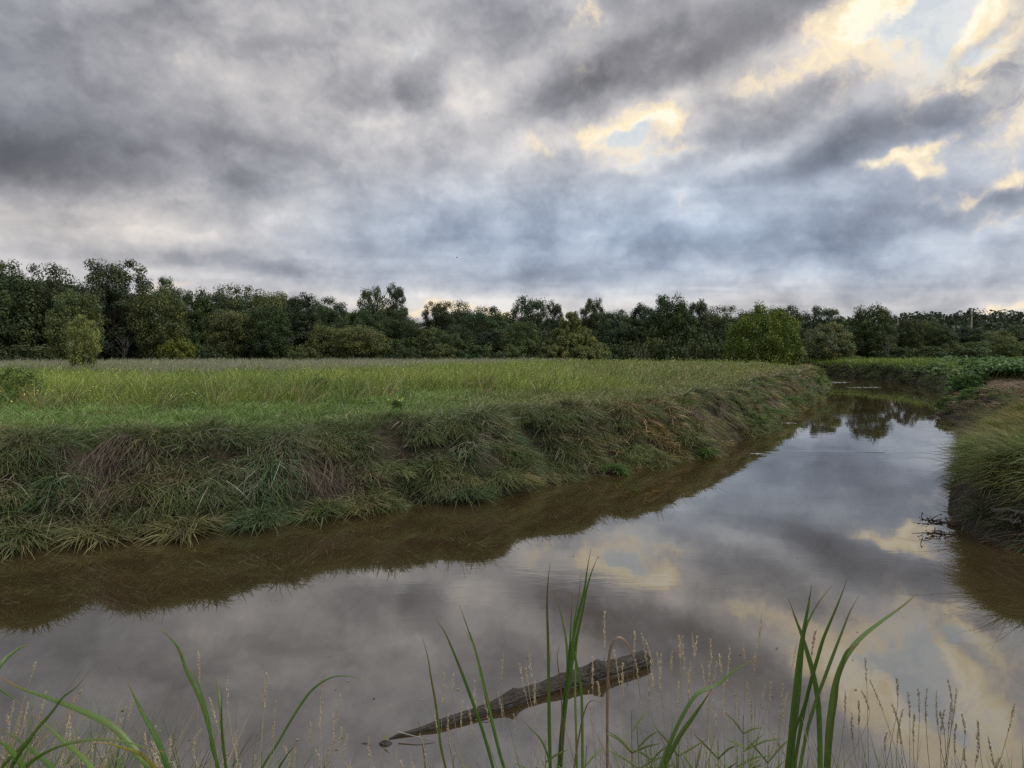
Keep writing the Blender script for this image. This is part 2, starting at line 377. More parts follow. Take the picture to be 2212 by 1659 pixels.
def ground_mat():
    m = bpy.data.materials.new('ground_soil_and_turf'); m.use_nodes = True; t = NT(m.node_tree); t.n.clear()
    geo = t.node('ShaderNodeNewGeometry'); pos = geo.outputs['Position']
    s = t.node('ShaderNodeSeparateXYZ'); t.put(s.inputs[0], geo.outputs['Normal'])
    sp_ = t.node('ShaderNodeSeparateXYZ'); t.put(sp_.inputs[0], pos)
    n1 = t.noise(pos, 1.3, 6, .6); n2 = t.noise(pos, 9, 5, .65); n3 = t.noise(pos, 45, 3, .6)
    soil = t.ramp(t.m('MULTIPLY_ADD', n2, .6, t.m('MULTIPLY', n1, .4)), [(.3, (.018, .016, .011)), (.55, (.044, .037, .026)), (.75, (.095, .080, .060))])
    turf = t.ramp(t.m('MULTIPLY_ADD', n3, .5, t.m('MULTIPLY', n2, .5)), [(.3, (.022, .030, .012)), (.6, (.055, .075, .025)), (.8, (.10, .10, .05))])
    flat = t.mapr(s.outputs[2], .75, .95)
    high = t.mapr(sp_.outputs[2], .9, 1.35)
    # where the bar of flood-laid dry mat lies
    mat = t.node('ShaderNodeVectorMath', operation='DISTANCE'); t.put(mat.inputs[0], pos); mat.inputs[1].default_value = (31, 39, .6)
    bar = t.mapr(t.m('MULTIPLY_ADD', n1, 4.0, mat.outputs['Value']), 9.5, 12.5, 1.0, 0.0)
    matc = t.ramp(t.noise(t.v('MULTIPLY', pos, (1, 4, 1)), 6, 6, .7), [(.3, (.07, .047, .034)), (.55, (.17, .125, .09)), (.75, (.28, .22, .16))])
    c = t.mix(t.m('MULTIPLY', flat, high), soil, turf)
    c = t.mix(bar, c, matc)
    p = t.node('ShaderNodeBsdfPrincipled'); t.put(p.inputs['Base Color'], c)
    p.inputs['Roughness'].default_value = .95; p.inputs['Specular IOR Level'].default_value = .15
    b = t.node('ShaderNodeBump'); b.inputs['Strength'].default_value = .9; b.inputs['Distance'].default_value = .08
    t.put(b.inputs['Height'], t.m('ADD', n2, t.m('MULTIPLY', n3, .4))); t.l.new(b.outputs[0], p.inputs['Normal'])
    o = t.node('ShaderNodeOutputMaterial'); t.l.new(p.outputs[0], o.inputs[0])
    return m
g = link('ground', mesh_np('ground', np.stack([fx, fy, gz], 1), [gf], None, ground_mat(), True))
tag(g, kind='structure')

def water_mat():
    m = bpy.data.materials.new('river_water'); m.use_nodes = True; t = NT(m.node_tree); t.n.clear()
    pos = t.node('ShaderNodeNewGeometry').outputs['Position']
    a = t.noise(t.v('MULTIPLY', pos, (.55, 1.5, 1)), 1.6, 3, .5, .6)
    b = t.noise(t.v('MULTIPLY', pos, (.7, 1.6, 1)), 7.0, 3, .55, .4)
    c = t.noise(t.v('MULTIPLY', pos, (.35, .8, 1)), .16, 3, .6, .8)
    patch = t.mapr(c, .50, .66)
    patch = t.m('ADD', t.m('MULTIPLY', patch, .9), .10)
    far = t.node('ShaderNodeSeparateXYZ'); t.put(far.inputs[0], pos)
    fy_ = t.mapr(far.outputs[1], 9, 45, 0.25, 1.5, False)
    h = t.m('MULTIPLY', t.m('ADD', t.m('MULTIPLY', a, .35), t.m('MULTIPLY', t.m('MULTIPLY', b, .14), patch)), t.m('MULTIPLY', fy_, patch))
    slow = t.noise(pos, .55, 2, .5)
    h = t.m('MULTIPLY_ADD', slow, .10, h)
    bp = t.node('ShaderNodeBump'); bp.inputs['Strength'].default_value = .55; bp.inputs['Distance'].default_value = .045
    t.put(bp.inputs['Height'], h)
    p = t.node('ShaderNodeBsdfPrincipled')
    t.put(p.inputs['Base Color'], t.ramp(t.noise(pos, .5, 4, .6), [(.3, (.028, .019, .008)), (.7, (.040, .029, .014))]))
    p.inputs['Roughness'].default_value = .012; p.inputs['IOR'].default_value = 2.7
    p.inputs['Specular IOR Level'].default_value = .62
    t.l.new(bp.outputs[0], p.inputs['Normal'])
    o = t.node('ShaderNodeOutputMaterial'); t.l.new(p.outputs[0], o.inputs[0])
    return m
wv = np.array([(-95, 1, 0), (60, 1, 0), (60, 128, 0), (-95, 128, 0)], float)
tag(link('river_water', mesh_np('river_water', wv, [np.array([[0, 1, 2, 3]])], None, water_mat())), kind='structure')

# ------------------------------------------------------------------ blades
def blade_arrays(P, n, h, L, Wd, bend, col, nseg=3, drop=.5, tipcol=None):
    N = len(P); n = unit(n)
    side = unit(np.cross(n, unit(rng.normal(size=(N, 3))+1e-3)))
    ts = np.linspace(0, 1, nseg+1)
    V = np.zeros((N, 2*nseg+1, 3)); C = np.zeros((N, 2*nseg+1, 3))
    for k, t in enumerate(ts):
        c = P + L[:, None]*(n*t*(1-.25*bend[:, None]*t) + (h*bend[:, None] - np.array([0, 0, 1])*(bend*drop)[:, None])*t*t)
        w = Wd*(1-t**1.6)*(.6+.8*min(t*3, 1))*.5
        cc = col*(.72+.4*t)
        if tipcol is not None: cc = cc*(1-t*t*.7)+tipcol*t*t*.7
        if k < nseg:
            V[:, 2*k] = c-side*w[:, None]; V[:, 2*k+1] = c+side*w[:, None]
            C[:, 2*k] = cc; C[:, 2*k+1] = cc
        else: V[:, 2*k] = c; C[:, 2*k] = cc
    nv = 2*nseg+1; b = (np.arange(N)*nv)[:, None]
    q = np.concatenate([b+np.array([[2*k, 2*k+1, 2*k+3, 2*k+2]]) for k in range(nseg-1)]) if nseg > 1 else np.zeros((0, 4), int)
    t3 = b+np.array([[2*nseg-2, 2*nseg-1, 2*nseg]])
    return V.reshape(-1, 3), C.reshape(-1, 3), q, t3
def blade_mesh(name, parts, mat):
    Vs, Cs, Q, T3, o = [], [], [], [], 0
    for V, C, q_, t_ in parts:
        Vs.append(V); Cs.append(C); Q.append(q_+o); T3.append(t_+o); o += len(V)
    return mesh_np(name, np.concatenate(Vs), [np.concatenate(Q), np.concatenate(T3)], np.concatenate(Cs), mat)
def tufts(C, up, m, rad, L, Wd, bend, cols, spread=.6, wind=(0, 0, 0), nseg=3, drop=.5, tipcol=None, jit=.15):
    """m blades for every tuft centre in C; cols per tuft"""
    k = np.repeat(np.arange(len(C)), m); N = len(k)
    a = rng.uniform(0, 2*np.pi, N); r = np.sqrt(rng.uniform(0, 1, N))
    rad_v = np.stack([np.cos(a), np.sin(a), np.zeros(N)], 1)
    P = C[k]+rad_v*(r*np.broadcast_to(rad, len(C))[k])[:, None]
    n = up[k]+rad_v*(spread*r)[:, None]+rng.normal(0, jit, (N, 3))+np.array(wind)*.5
    Lk = np.broadcast_to(L, len(C))[k]*rng.uniform(.55, 1.15, N)
    Wk = np.broadcast_to(Wd, len(C))[k]*rng.uniform(.7, 1.3, N)
    bk = np.broadcast_to(bend, len(C))[k]*rng.uniform(.4, 1.4, N)
    h = unit(rad_v + rng.normal(0, jit*1.5, (N, 3))*np.array([1, 1, 0]) + np.array(wind) + up[k]*np.array([1, 1, 0])*1.0)
    ck = cols[k]*rng.uniform(.7, 1.3, (N, 1))
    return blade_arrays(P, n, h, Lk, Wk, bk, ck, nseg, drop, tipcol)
def pick(cols, n, p=None):
    return np.array(cols)[rng.choice(len(cols), n, p=p)]

GREEN_BANK = (.098, .136, .050); BLUE_BANK = (.092, .130, .062); OLIVE = (.175, .165, .075); STRAW = (.36, .30, .21); THATCH = (.15, .12, .09)
MEADOW = (.140, .220, .066); WEED = (.235, .295, .078); WEED2 = (.150, .210, .056); REED = (.165, .18, .125)

# --- left bank face: tufts from the waterline over the lip, densest near the camera
def along(P, n, lo, hi, k=1.0):
    """points along the polyline, density falling with distance"""
    Pd = np.concatenate([np.linspace(P[i], P[i+1], 40, endpoint=False) for i in range(len(P)-1)])
    sl = np.linalg.norm(np.diff(Pd, axis=0), axis=1); D = np.linalg.norm(Pd[:-1], axis=1)
    w = sl/np.maximum(D, 6)**k*((np.abs(Pd[:-1, 0]) < Pd[:-1, 1]*.85+3))
    i = rng.choice(len(w), n, p=w/w.sum()); tg = unit(Pd[i+1]-Pd[i]); nrm = np.stack([-tg[:, 1], tg[:, 0]], 1)
    s = rng.uniform(lo, hi, n)
    return Pd[i]+nrm*s[:, None]+rng.normal(0, .05, (n, 2)), nrm, s
BARE = [at_z(x, y, z)[:2] for x, y, z in ((1235, 985, .7), (1200, 1000, .6), (1290, 975, .7), (1340, 960, .8), (1560, 925, .7), (1590, 905, .8), (1672, 850, 1.0), (1690, 845, 1.0), (1655, 862, 1), (1530, 940, .5), (235, 1095, .3), (700, 1010, .9))]
def bare_mask(xy, r=1.0):
    d = np.min([np.hypot(xy[:, 0]-b[0], xy[:, 1]-b[1])/(r*(1+.02*b[1])) for b in BARE], 0)
    return d < 1
iL = SHORE_L[2:-3]
def bank_tufts(n, lo, hi, m, Lr, wfac, bendr, cols, probs, k=1.2, skip_bare=True, spread=.5, up_z=.75, out=.7):
    xy, nrm, s = along(iL, n, lo, hi, k)
    keep = river_sd(xy[:, 0], xy[:, 1]) > .02
    cl_ = nz(xy[:, 0], xy[:, 1], 1.9, 2, 44.); keep &= (cl_ > -.28) | (rng.random(n) < .72) | (s > 1.5)
    if skip_bare: keep &= ~(bare_mask(xy, .5) & (rng.random(n) < .93))
    xy, nrm, s = xy[keep], nrm[keep], s[keep]
    clump = nz(xy[:, 0], xy[:, 1], 1.1, 2, 4.4)
    z = ground_z(xy[:, 0], xy[:, 1])
    up = np.concatenate([-nrm*out*(1-ss(s, .9, 2.0))[:, None], np.full((len(xy), 1), up_z)], 1)
    D = np.linalg.norm(xy, axis=1)
    c = pick(cols, len(xy), probs)*(1+.25*clump[:, None])
    hue = nz(xy[:, 0], xy[:, 1], .35, 2, 7.7)[:, None]
    c = c*np.clip(np.concatenate([1+.5*hue, 1+.0*hue, 1-.2*hue], 1), .5, 1.6)
    return tufts(np.column_stack([xy, z-.02]), up, m, .06+.10*rng.random(len(xy)), rng.uniform(*Lr, len(xy))*(1+.7*nz(xy[:, 0], xy[:, 1], 1.9, 2, 44.)),
                 np.maximum(.0085, .0007*D)*wfac, rng.uniform(*bendr, len(xy)), c, spread, drop=.8, jit=.38)
parts = [bank_tufts(9000, .03, 2.3, 16, (.20, .37), 1.1, (.5, 1.2), [GREEN_BANK, BLUE_BANK, OLIVE, THATCH, STRAW], [.33, .22, .28, .09, .08], spread=1.1, out=.35),
         bank_tufts(1600, .0, .55, 16, (.2, .4), 1.0, (.6, 1.2), [GREEN_BANK, OLIVE, BLUE_BANK, STRAW], [.4, .3, .2, .1], spread=1.0, out=.5),
         bank_tufts(500, .5, 1.8, 12, (.28, .45), 1.1, (.7, 1.1), [THATCH, STRAW, (.22, .18, .13), OLIVE], [.25, .35, .2, .2], spread=.6),
         bank_tufts(420, .8, 2.2, 5, (.45, .75), .8, (.2, .6), [OLIVE, STRAW, GREEN_BANK], [.4, .3, .3], spread=.5, out=.1)]
# bulging slumped sods: domes of drooping grass in two ragged tiers down the face
def sods(n, lo, hi, rr, cols):
    xy, nrm, s = along(iL, n, lo, hi, 1.0); kf = ~bare_mask(xy, .6); xy, nrm, s = xy[kf], nrm[kf], s[kf]
    z = ground_z(xy[:, 0], xy[:, 1]); Cs, Us, Cc, Ds = [], [], [], []
    for i in range(len(xy)):
        r0 = rng.uniform(*rr); m = int(62*(1 if np.linalg.norm(xy[i]) < 22 else .6)); d = unit(rng.normal(size=(m, 3))); d[:, 2] = np.abs(d[:, 2])
        d[:, :2] -= nrm[i]*.35; lump = 1+.25*rng.normal(0, 1, (m, 1))*.5
        Cs.append(np.array([xy[i, 0], xy[i, 1], z[i]-r0*(.30 if hi < .9 else .62)])+d*lump*np.array([r0, r0*.8, r0*.62])); Us.append(d+np.array([0, 0, .35]))
        base_ = np.array(cols)[rng.integers(len(cols))]*rng.uniform(.8, 1.2); mixc = pick(cols, m)
        Cc.append(base_*.65+mixc*.35); Ds.append(np.full(m, np.linalg.norm(xy[i])))
    Cs, Us, Cc, Ds = map(np.concatenate, (Cs, Us, Cc, Ds)); ok = Cs[:, 2] > .02; Cs, Us, Cc, Ds = Cs[ok], Us[ok], Cc[ok], Ds[ok]
    return tufts(Cs, Us, 13, .07, rng.uniform(.12, .30, len(Cs)), np.maximum(.0065, .0006*Ds), .8, Cc, .8, nseg=3, drop=1.0, jit=.5)
SODC = [GREEN_BANK, GREEN_BANK, BLUE_BANK, (.12, .150, .055), OLIVE, (.085, .115, .045), (.19, .165, .105)]
parts.append(sods(75, .05, .45, (.28, .52), SODC)); parts.append(sods(110, .95, 1.6, (.25, .50), SODC))
tag(link('bank_grass', blade_mesh('bank_grass', parts, M_GRASS)), kind='stuff')
# hanging dead thatch and roots on the bare faces
parts = []
xy, nrm, s = along(iL, 2600, .35, 1.5, 1.1)
k = bare_mask(xy, .62) | (rng.random(len(xy)) < .015)
xy, nrm, s = xy[k], nrm[k], s[k]; z = ground_z(xy[:, 0], xy[:, 1])
up = np.concatenate([-nrm*1.0, np.full((len(xy), 1), .15)], 1)
c = pick([(.14, .11, .085), (.20, .165, .125), (.09, .07, .055)], len(xy))
parts.append(tufts(np.column_stack([xy, z]), up, 14, .10, rng.uniform(.25, .5, len(xy)), np.maximum(.006, .0006*np.linalg.norm(xy, axis=1)), .9, c, .2, drop=1.1))
tag(link('hanging_thatch', blade_mesh('hanging_thatch', parts, M_GRASS)), kind='stuff')

# --- field scatter with image-like density
def field_pts(n, d0, d1, a0=-41, a1=41):
    a = np.radians(rng.uniform(a0, a1, n)); D = np.exp(rng.uniform(math.log(d0), math.log(d1), n))
    return np.stack([D*np.sin(a)/np.cos(a)**0, D*np.cos(a)], 1), D
def left_field(xy):
    """True on the meadow to the left of the river"""
    return (xy[:, 1] > 9) & (~((xy[:, 0] > np.interp(xy[:, 1], [0, 12, 14, 17, 21, 26, 35, 52, 67, 80], [9, 5, 6, 7, 9.5, 13, 19, 29, 34, 34]))))
# short lush strip behind the bank lip
xy, D = field_pts(60000, 11.5, 42)
s = river_sd(xy[:, 0], xy[:, 1]); edge = 8.2+1.2*nz(xy[:, 0], xy[:, 1], .22, 2, 2.)
edge = edge - 4.8*ss(xy[:, 0], -1.5, 4.5)
strip = (s > .9) & left_field(xy) & (s < edge)
P2 = xy[strip]; s2 = s[strip]; z = ground_z(P2[:, 0], P2[:, 1], s2); N = len(P2)
lush = (1-ss(s2, 1.5, 2.6))[:, None]*.7
hue = nz(P2[:, 0], P2[:, 1], .9, 3, 6.)[:, None]
c = np.array(MEADOW)*(1+.55*hue)*np.array([1, 1, 1]); rightness = ss(P2[:, 0], -4, 2)[:, None]
c = c*(1-rightness)+np.array((.145, .18, .062))*rightness
c = c*(1-lush)+np.array((.085, .095, .05))*lush
st = rng.random(N) < .05+.10*rightness[:, 0]; c[st] = np.array(STRAW)*.8
D2 = np.linalg.norm(P2, axis=1)
parts = [tufts(np.column_stack([P2, z-.02]), np.tile([0, 0, 1.0], (N, 1)), 4, .12, rng.uniform(.2, .42, N)*(1+.5*hue[:, 0]), np.maximum(.009, .0009*D2), .6, c, .5, wind=(.35, -.1, 0), nseg=2)]
tag(link('meadow_grass', blade_mesh('meadow_grass', parts, M_GRASS)), kind='stuff')

# tall feathery weeds behind it
xy, D = field_pts(70000, 15, 115)
s = river_sd(xy[:, 0], xy[:, 1]); edge = 8.2+1.2*nz(xy[:, 0], xy[:, 1], .22, 2, 2.) - 4.8*ss(xy[:, 0], -1.5, 4.5)
def reed_line(xy):
    return np.interp(1106+1475*xy[:, 0]/np.maximum(xy[:, 1], 1), [-100, 0, 200, 700, 1000, 1250, 1500], [46, 42, 35, 43, 58, 85, 200])
k = (s > edge) & left_field(xy)
k &= ~((xy[:, 1] > reed_line(xy)+8*nz(xy[:, 0], xy[:, 1], .12, 3, 12.)) & (rng.random(len(D)) < .9))
P3 = xy[k]; N = len(P3); z = ground_z(P3[:, 0], P3[:, 1]); D3 = D[k]
hue = nz(P3[:, 0], P3[:, 1], .16, 3, 16.)[:, None]; hu2 = nz(P3[:, 0], P3[:, 1], .6, 2, 26.)[:, None]
mixv = np.clip(.5+1.2*hue, 0, 1)
c = np.array(WEED)*mixv+np.array(WEED2)*(1-mixv)
c = c*(1+.3*hu2)
rgt = ss(P3[:, 0], 1, 8)[:, None]*(1-ss(D3, 60, 90))[:, None]
c = c*(1-rgt*.6)+np.array((.16, .175, .08))*rgt*.6
tan = (rng.random(N) < .04+.14*rgt[:, 0]); c[tan] = (.20, .16, .10)
pat = nz(P3[:, 0], P3[:, 1], 1.1, 2, 46.)*ss(90-D3, 0, 40)
c = c*(1+.35*pat[:, None]); hgt = .86*(rng.uniform(.6, 1.25, N)*(1+.2*hue[:, 0]+.22*hu2[:, 0]+.40*pat))*(.4+.6*ss(s[k]-edge[k], 0, 2.6))*(1-.45*ss(P3[:, 0], 0, 7)*(1-ss(D3, 35, 60)))
parts = [tufts(np.column_stack([P3, z-.02]), np.tile([0, 0, 1.0], (N, 1)), 5, .10+.006*D3, hgt, np.maximum(.016, .00085*D3), .35, c, .3, wind=(.4, -.1, 0), nseg=2, drop=.35, jit=.2)]
tag(link('tall_weeds', blade_mesh('tall_weeds', parts, M_GRASS)), kind='stuff')

xy, D = field_pts(1500, 17, 60, -40, 30); sW = river_sd(xy[:, 0], xy[:, 1])
kw = (sW > 6) & left_field(xy) & (xy[:, 1] < reed_line(xy)) & (nz(xy[:, 0], xy[:, 1], .25, 2, 91.) > -.05); xyw, Dw = xy[kw], D[kw]
cw = pick([(.10, .15, .045), (.20, .25, .07), (.24, .21, .12), (.13, .19, .05)], len(xyw))
parts = [tufts(np.column_stack([xyw, ground_z(xyw[:, 0], xyw[:, 1])]), np.tile([0, 0, 1.0], (len(xyw), 1)), 14, .16, rng.uniform(.9, 1.35, len(xyw)), np.maximum(.014, .0007*Dw), .35, cw, .35, wind=(.3, 0, 0), nseg=3, drop=.4, jit=.25)]
tag(link('tall_weed_clumps', blade_mesh('tall_weed_clumps', parts, M_GRASS)), kind='stuff')

def specks(name, P, size, col, mat):
    """little flower or leaf faces: one bent kite each"""
    N = len(P); a = unit(rng.normal(size=(N, 3))); b = unit(np.cross(a, rng.normal(size=(N, 3))))
    s = np.broadcast_to(size, N)[:, None]
    V = np.stack([P-a*s, P-b*s*.55, P+a*s, P+b*s*.55], 1).reshape(-1, 3)
    C = np.repeat(col, 4, 0); f = (np.arange(N)*4)[:, None]+np.arange(4)[None]
    return mesh_np(name, V, [f], C, mat)
# leafy side shoots of the weeds
k = rng.choice(N, min(N, 26000), replace=False)
Pl = np.column_stack([P3[k]+rng.normal(0, .15, (len(k), 2)), z[k]+hgt[k]*rng.uniform(.3, .95, len(k))])
tag(link('weed_leaves', specks('weed_leaves', Pl, np.maximum(.022, .0012*D3[k]), c[k]*rng.uniform(.7, 1.5, (len(k), 1)), M_GRASS)), kind='stuff')

xyf, Df = field_pts(16000, 13, 60, -20, 30); sf = river_sd(xyf[:, 0], xyf[:, 1]); kf = (sf > 1.2) & left_field(xyf) & (rng.random(len(Df)) < .15+.85*ss(xyf[:, 0], -3, 3)*(1-ss(sf, 8, 20)))
xyf, Df = xyf[kf], Df[kf]; zf = ground_z(xyf[:, 0], xyf[:, 1])
Pf = np.column_stack([xyf, zf+np.where(river_sd(xyf[:, 0], xyf[:, 1]) < 4, rng.uniform(.2, .5, len(xyf)), rng.uniform(.3, .85, len(xyf)))])
tag(link('pale_seed_flecks', specks('pale_seed_flecks', Pf, np.maximum(.014, .0010*Df), pick([(.40, .38, .28), (.30, .24, .17), (.24, .28, .12)], len(Pf)), M_STRAW)), kind='stuff')

# yellow flower heads
fl = []; FK = .32
for px, py, n, rx, ry in ((742, 806, 330, 42, 9), (700, 812, 90, 40, 10), (855, 838, 120, 40, 22), (60, 835, 160, 60, 28), (190, 850, 110, 60, 20), (330, 842, 70, 40, 18), (390, 846, 60, 40, 20), (20, 802, 50, 30, 10), (1000, 830, 40, 60, 14), (850, 860, 40, 50, 10)):
    for _ in range(int(n*FK)):
        p = at_z(px+rng.normal(0, rx*.6), max(783, py+rng.normal(0, ry*.6)), 2.62+rng.normal(0, .08))
        fl.append(p)
fl = np.array(fl); fd = fl[:, 1]
fcol = pick([(.62, .55, .06), (.75, .70, .25), (.50, .50, .08)], len(fl))
tag(link('yellow_flowers', specks('yellow_flowers', fl, np.maximum(.011, .0008*fd), fcol, M_STRAW)), kind='stuff')

# grey-purple reed grass strip beyond the weeds
xy, D = field_pts(60000, 33, 92, -41, 10)
line = reed_line(xy)+8*nz(xy[:, 0], xy[:, 1], .12, 3, 12.)
k = (xy[:, 1] > line) & (rng.random(len(D)) < .5)
P4 = xy[k]; N = len(P4); z = ground_z(P4[:, 0], P4[:, 1]); D4 = D[k]
hue = nz(P4[:, 0], P4[:, 1], .07, 3, 36.)[:, None]
c = np.array(REED)*(1+.3*hue)*np.where(rng.random((N, 1)) < .35, np.array([[1.3, 1.15, 1.1]]), np.array([[.75, .95, .75]]))
parts = [tufts(np.column_stack([P4, z]), np.tile([0, 0, 1.0], (N, 1)), 4, .4, rng.uniform(.85, 1.2, N), np.maximum(.03, .0007*D4), .35, c, .2, wind=(.5, 0, 0), nseg=2, drop=.35, tipcol=np.array((.38, .365, .31)))]
tag(link('reed_grass', blade_mesh('reed_grass', parts, M_GRASS)), kind='stuff')

# far meadow and leafy jungle across the river on the right
xy, D = field_pts(64000, 36, 150, 4, 41)
s = river_sd(xy[:, 0], xy[:, 1])
bard = np.hypot((xy[:, 0]-31)/1.15, xy[:, 1]-39)
k = (s > .75) & ~left_field(xy) & (bard > 8.6+1.6*nz(xy[:, 0], xy[:, 1], .3, 2, 5.)) & (xy[:, 1] > 40)
P5 = xy[k]; N = len(P5); z = ground_z(P5[:, 0], P5[:, 1]); D5 = D[k]
leafy = 1-ss(D5, 72, 92)
parts = []
gsel = rng.random(N) > leafy*.8
hue = nz(P5[:, 0], P5[:, 1], .1, 3, 56.)[:, None]
cg = (np.array((.15, .21, .05))*(1+.35*hue))
Ng = gsel.sum()
parts = [tufts(np.column_stack([P5[gsel], z[gsel]]), np.tile([0, 0, 1.0], (Ng, 1)), 5, .5, rng.uniform(.8, 1.3, Ng), np.maximum(.03, .0008*D5[gsel]), .4, cg[gsel], .4, wind=(.2, 0, 0), nseg=2)]
tag(link('far_meadow_grass', blade_mesh('far_meadow_grass', parts, M_GRASS)), kind='stuff')
ls = np.where(~gsel)[0]; m = 11; kk = np.repeat(ls, m)
mound = (nz(P5[:, 0], P5[:, 1], .55, 2, 66.))
ctr = np.column_stack([P5[kk]+rng.normal(0, .45, (len(kk), 2)), z[kk]])
mh = np.clip(.65+.75*nz(ctr[:, 0], ctr[:, 1], .45, 3, 66.), .1, 1.4)
sdk = river_sd(ctr[:, 0], ctr[:, 1]); mh = mh*ss(sdk, .7, 2.2)+.05
ctr[:, 2] += mh*rng.uniform(.55, 1.05, len(kk))
lc = pick([(.060, .105, .032), (.085, .145, .042), (.045, .080, .028), (.11, .17, .06)], len(kk))*rng.uniform(.7, 1.3, (len(kk), 1))
def leaves_flat(P, size, col, upb=1.2):
    N = len(P); n = unit(rng.normal(size=(N, 3))*.6+np.array([0, -.35, upb]))
    a = unit(np.cross(n, rng.normal(size=(N, 3)))); b = np.cross(n, a); s = np.broadcast_to(size, N)[:, None]
    V = np.stack([P-a*s, P-b*s*.65, P+a*s, P+b*s*.65], 1).reshape(-1, 3)
    return V, np.repeat(col, 4, 0), (np.arange(N)*4)[:, None]+np.arange(4)[None]
V, C_, f = leaves_flat(ctr, rng.uniform(.10, .17, len(kk)), lc)
tag(link('broad_leaf_thicket', mesh_np('broad_leaf_thicket', V, [f], C_, M_TREE)), kind='stuff')

# right bank: long arching grass, close
def right_pts(n, lo, hi, y0, y1):
    seg = SHORE_R[(SHORE_R[:, 1] > y0) & (SHORE_R[:, 1] < y1)]
    Pd = np.concatenate([np.linspace(seg[i], seg[i+1], 60, endpoint=False) for i in range(len(seg)-1)])
    w = np.linalg.norm(np.diff(Pd, axis=0), axis=1); i = rng.choice(len(w), n, p=w/w.sum())
    tg = unit(Pd[i+1]-Pd[i]); nrm = np.stack([-tg[:, 1], tg[:, 0]], 1)
    s = rng.uniform(lo, hi, n)
    return Pd[i]+nrm*s[:, None], nrm, s
xy, nrm, s = right_pts(5200, .45, 6.0, 9.5, 26)
k = (river_sd(xy[:, 0], xy[:, 1]) > .22) & (np.hypot(xy[:, 0]-23, xy[:, 1]-30) > 3.2)
xy, nrm, s = xy[k], nrm[k], s[k]; z = ground_z(xy[:, 0], xy[:, 1]); N = len(xy)
up = np.concatenate([-nrm*(.9*(1-ss(s, .5, 1.6)))[:, None], np.ones((N, 1))], 1)
hue = nz(xy[:, 0], xy[:, 1], .5, 3, 76.)[:, None]
mixv = np.clip(.5+1.2*hue+.35*(ss(xy[:, 1], 12, 17)[:, None]-.5), 0, 1)
c = np.array((.085, .155, .05))*(1-mixv)+np.array((.19, .175, .065))*mixv
tn = rng.random(N) < .10; c[tn] = (.22, .17, .09)
parts = [tufts(np.column_stack([xy, z-.02]), up, 26, .14, rng.uniform(.36, .68, N), .010, .6, c, .6, wind=(-.28, -.12, 0), nseg=3, drop=.7, jit=.36)]
tag(link('right_bank_grass', blade_mesh('right_bank_grass', parts, M_GRASS)), kind='stuff')
for nm, args, L_, lo_w, cols_ in (('right_bank_fringe', (1500, .03, .8, 9.5, 36), (.3, .5), .011, [(.085, .14, .05), (.12, .13, .05), (.16, .13, .09)]), ('far_bank_fringe', (2600, .15, 1.7, 29, 100), (.35, .7), .04, [(.075, .115, .04), (.10, .14, .045), (.15, .125, .085), (.05, .08, .03)])):
    xy, nrm, s = right_pts(*args); kf = (river_sd(xy[:, 0], xy[:, 1]) > .03) & ((nz(xy[:, 0], xy[:, 1], .7, 2, 81.) > -.08) | (s > .9)); xy, nrm, s = xy[kf], nrm[kf], s[kf]
    z = ground_z(xy[:, 0], xy[:, 1]); up = np.concatenate([-nrm*.5, np.full((len(xy), 1), .8)], 1)
    parts = [tufts(np.column_stack([xy, z-.02]), up, 14, .12+.06*(lo_w > .02), rng.uniform(*L_, len(xy)), lo_w, .8, pick(cols_, len(xy))*rng.uniform(.75, 1.25, (len(xy), 1)), .8, nseg=3 if lo_w < .02 else 2, drop=.9, jit=.35)]
    tag(link(nm, blade_mesh(nm, parts, M_GRASS)), kind='stuff')
xy, nrm, s = right_pts(70, .3, 1.4, 10.5, 21); z = ground_z(xy[:, 0], xy[:, 1])
parts = [tufts(np.column_stack([xy, z]), np.concatenate([-nrm*.7, np.ones((len(xy), 1))], 1), 6, .12, rng.uniform(.9, 1.35, len(xy)), .007, .8, pick([(.12, .13, .06), (.20, .16, .10)], len(xy)), .4, wind=(-.6, -.1, 0), nseg=3, drop=.35, jit=.2)]
tag(link('arching_grass_stems', blade_mesh('arching_grass_stems', parts, M_GRASS)), kind='stuff')
# sparse grass and dead mat on the bar
n = 7000; xy = np.stack([rng.uniform(15, 44, n), rng.uniform(22, 52, n)], 1); s = river_sd(xy[:, 0], xy[:, 1])
k = (s > .3) & (xy[:, 0] < xy[:, 1]*.85); xy = xy[k]; z = ground_z(xy[:, 0], xy[:, 1]); N = len(xy)
c = pick([(.16, .12, .085), (.11, .08, .055), (.24, .19, .13), (.08, .10, .035)], N, [.35, .3, .2, .15])
parts = [tufts(np.column_stack([xy, z]), np.tile([0, 0, .35], (N, 1)), 12, .25, .35, .028, .4, c, 1.2, nseg=2, drop=.5)]
tag(link('flattened_dry_grass', blade_mesh('flattened_dry_grass', parts, M_GRASS)), kind='stuff')

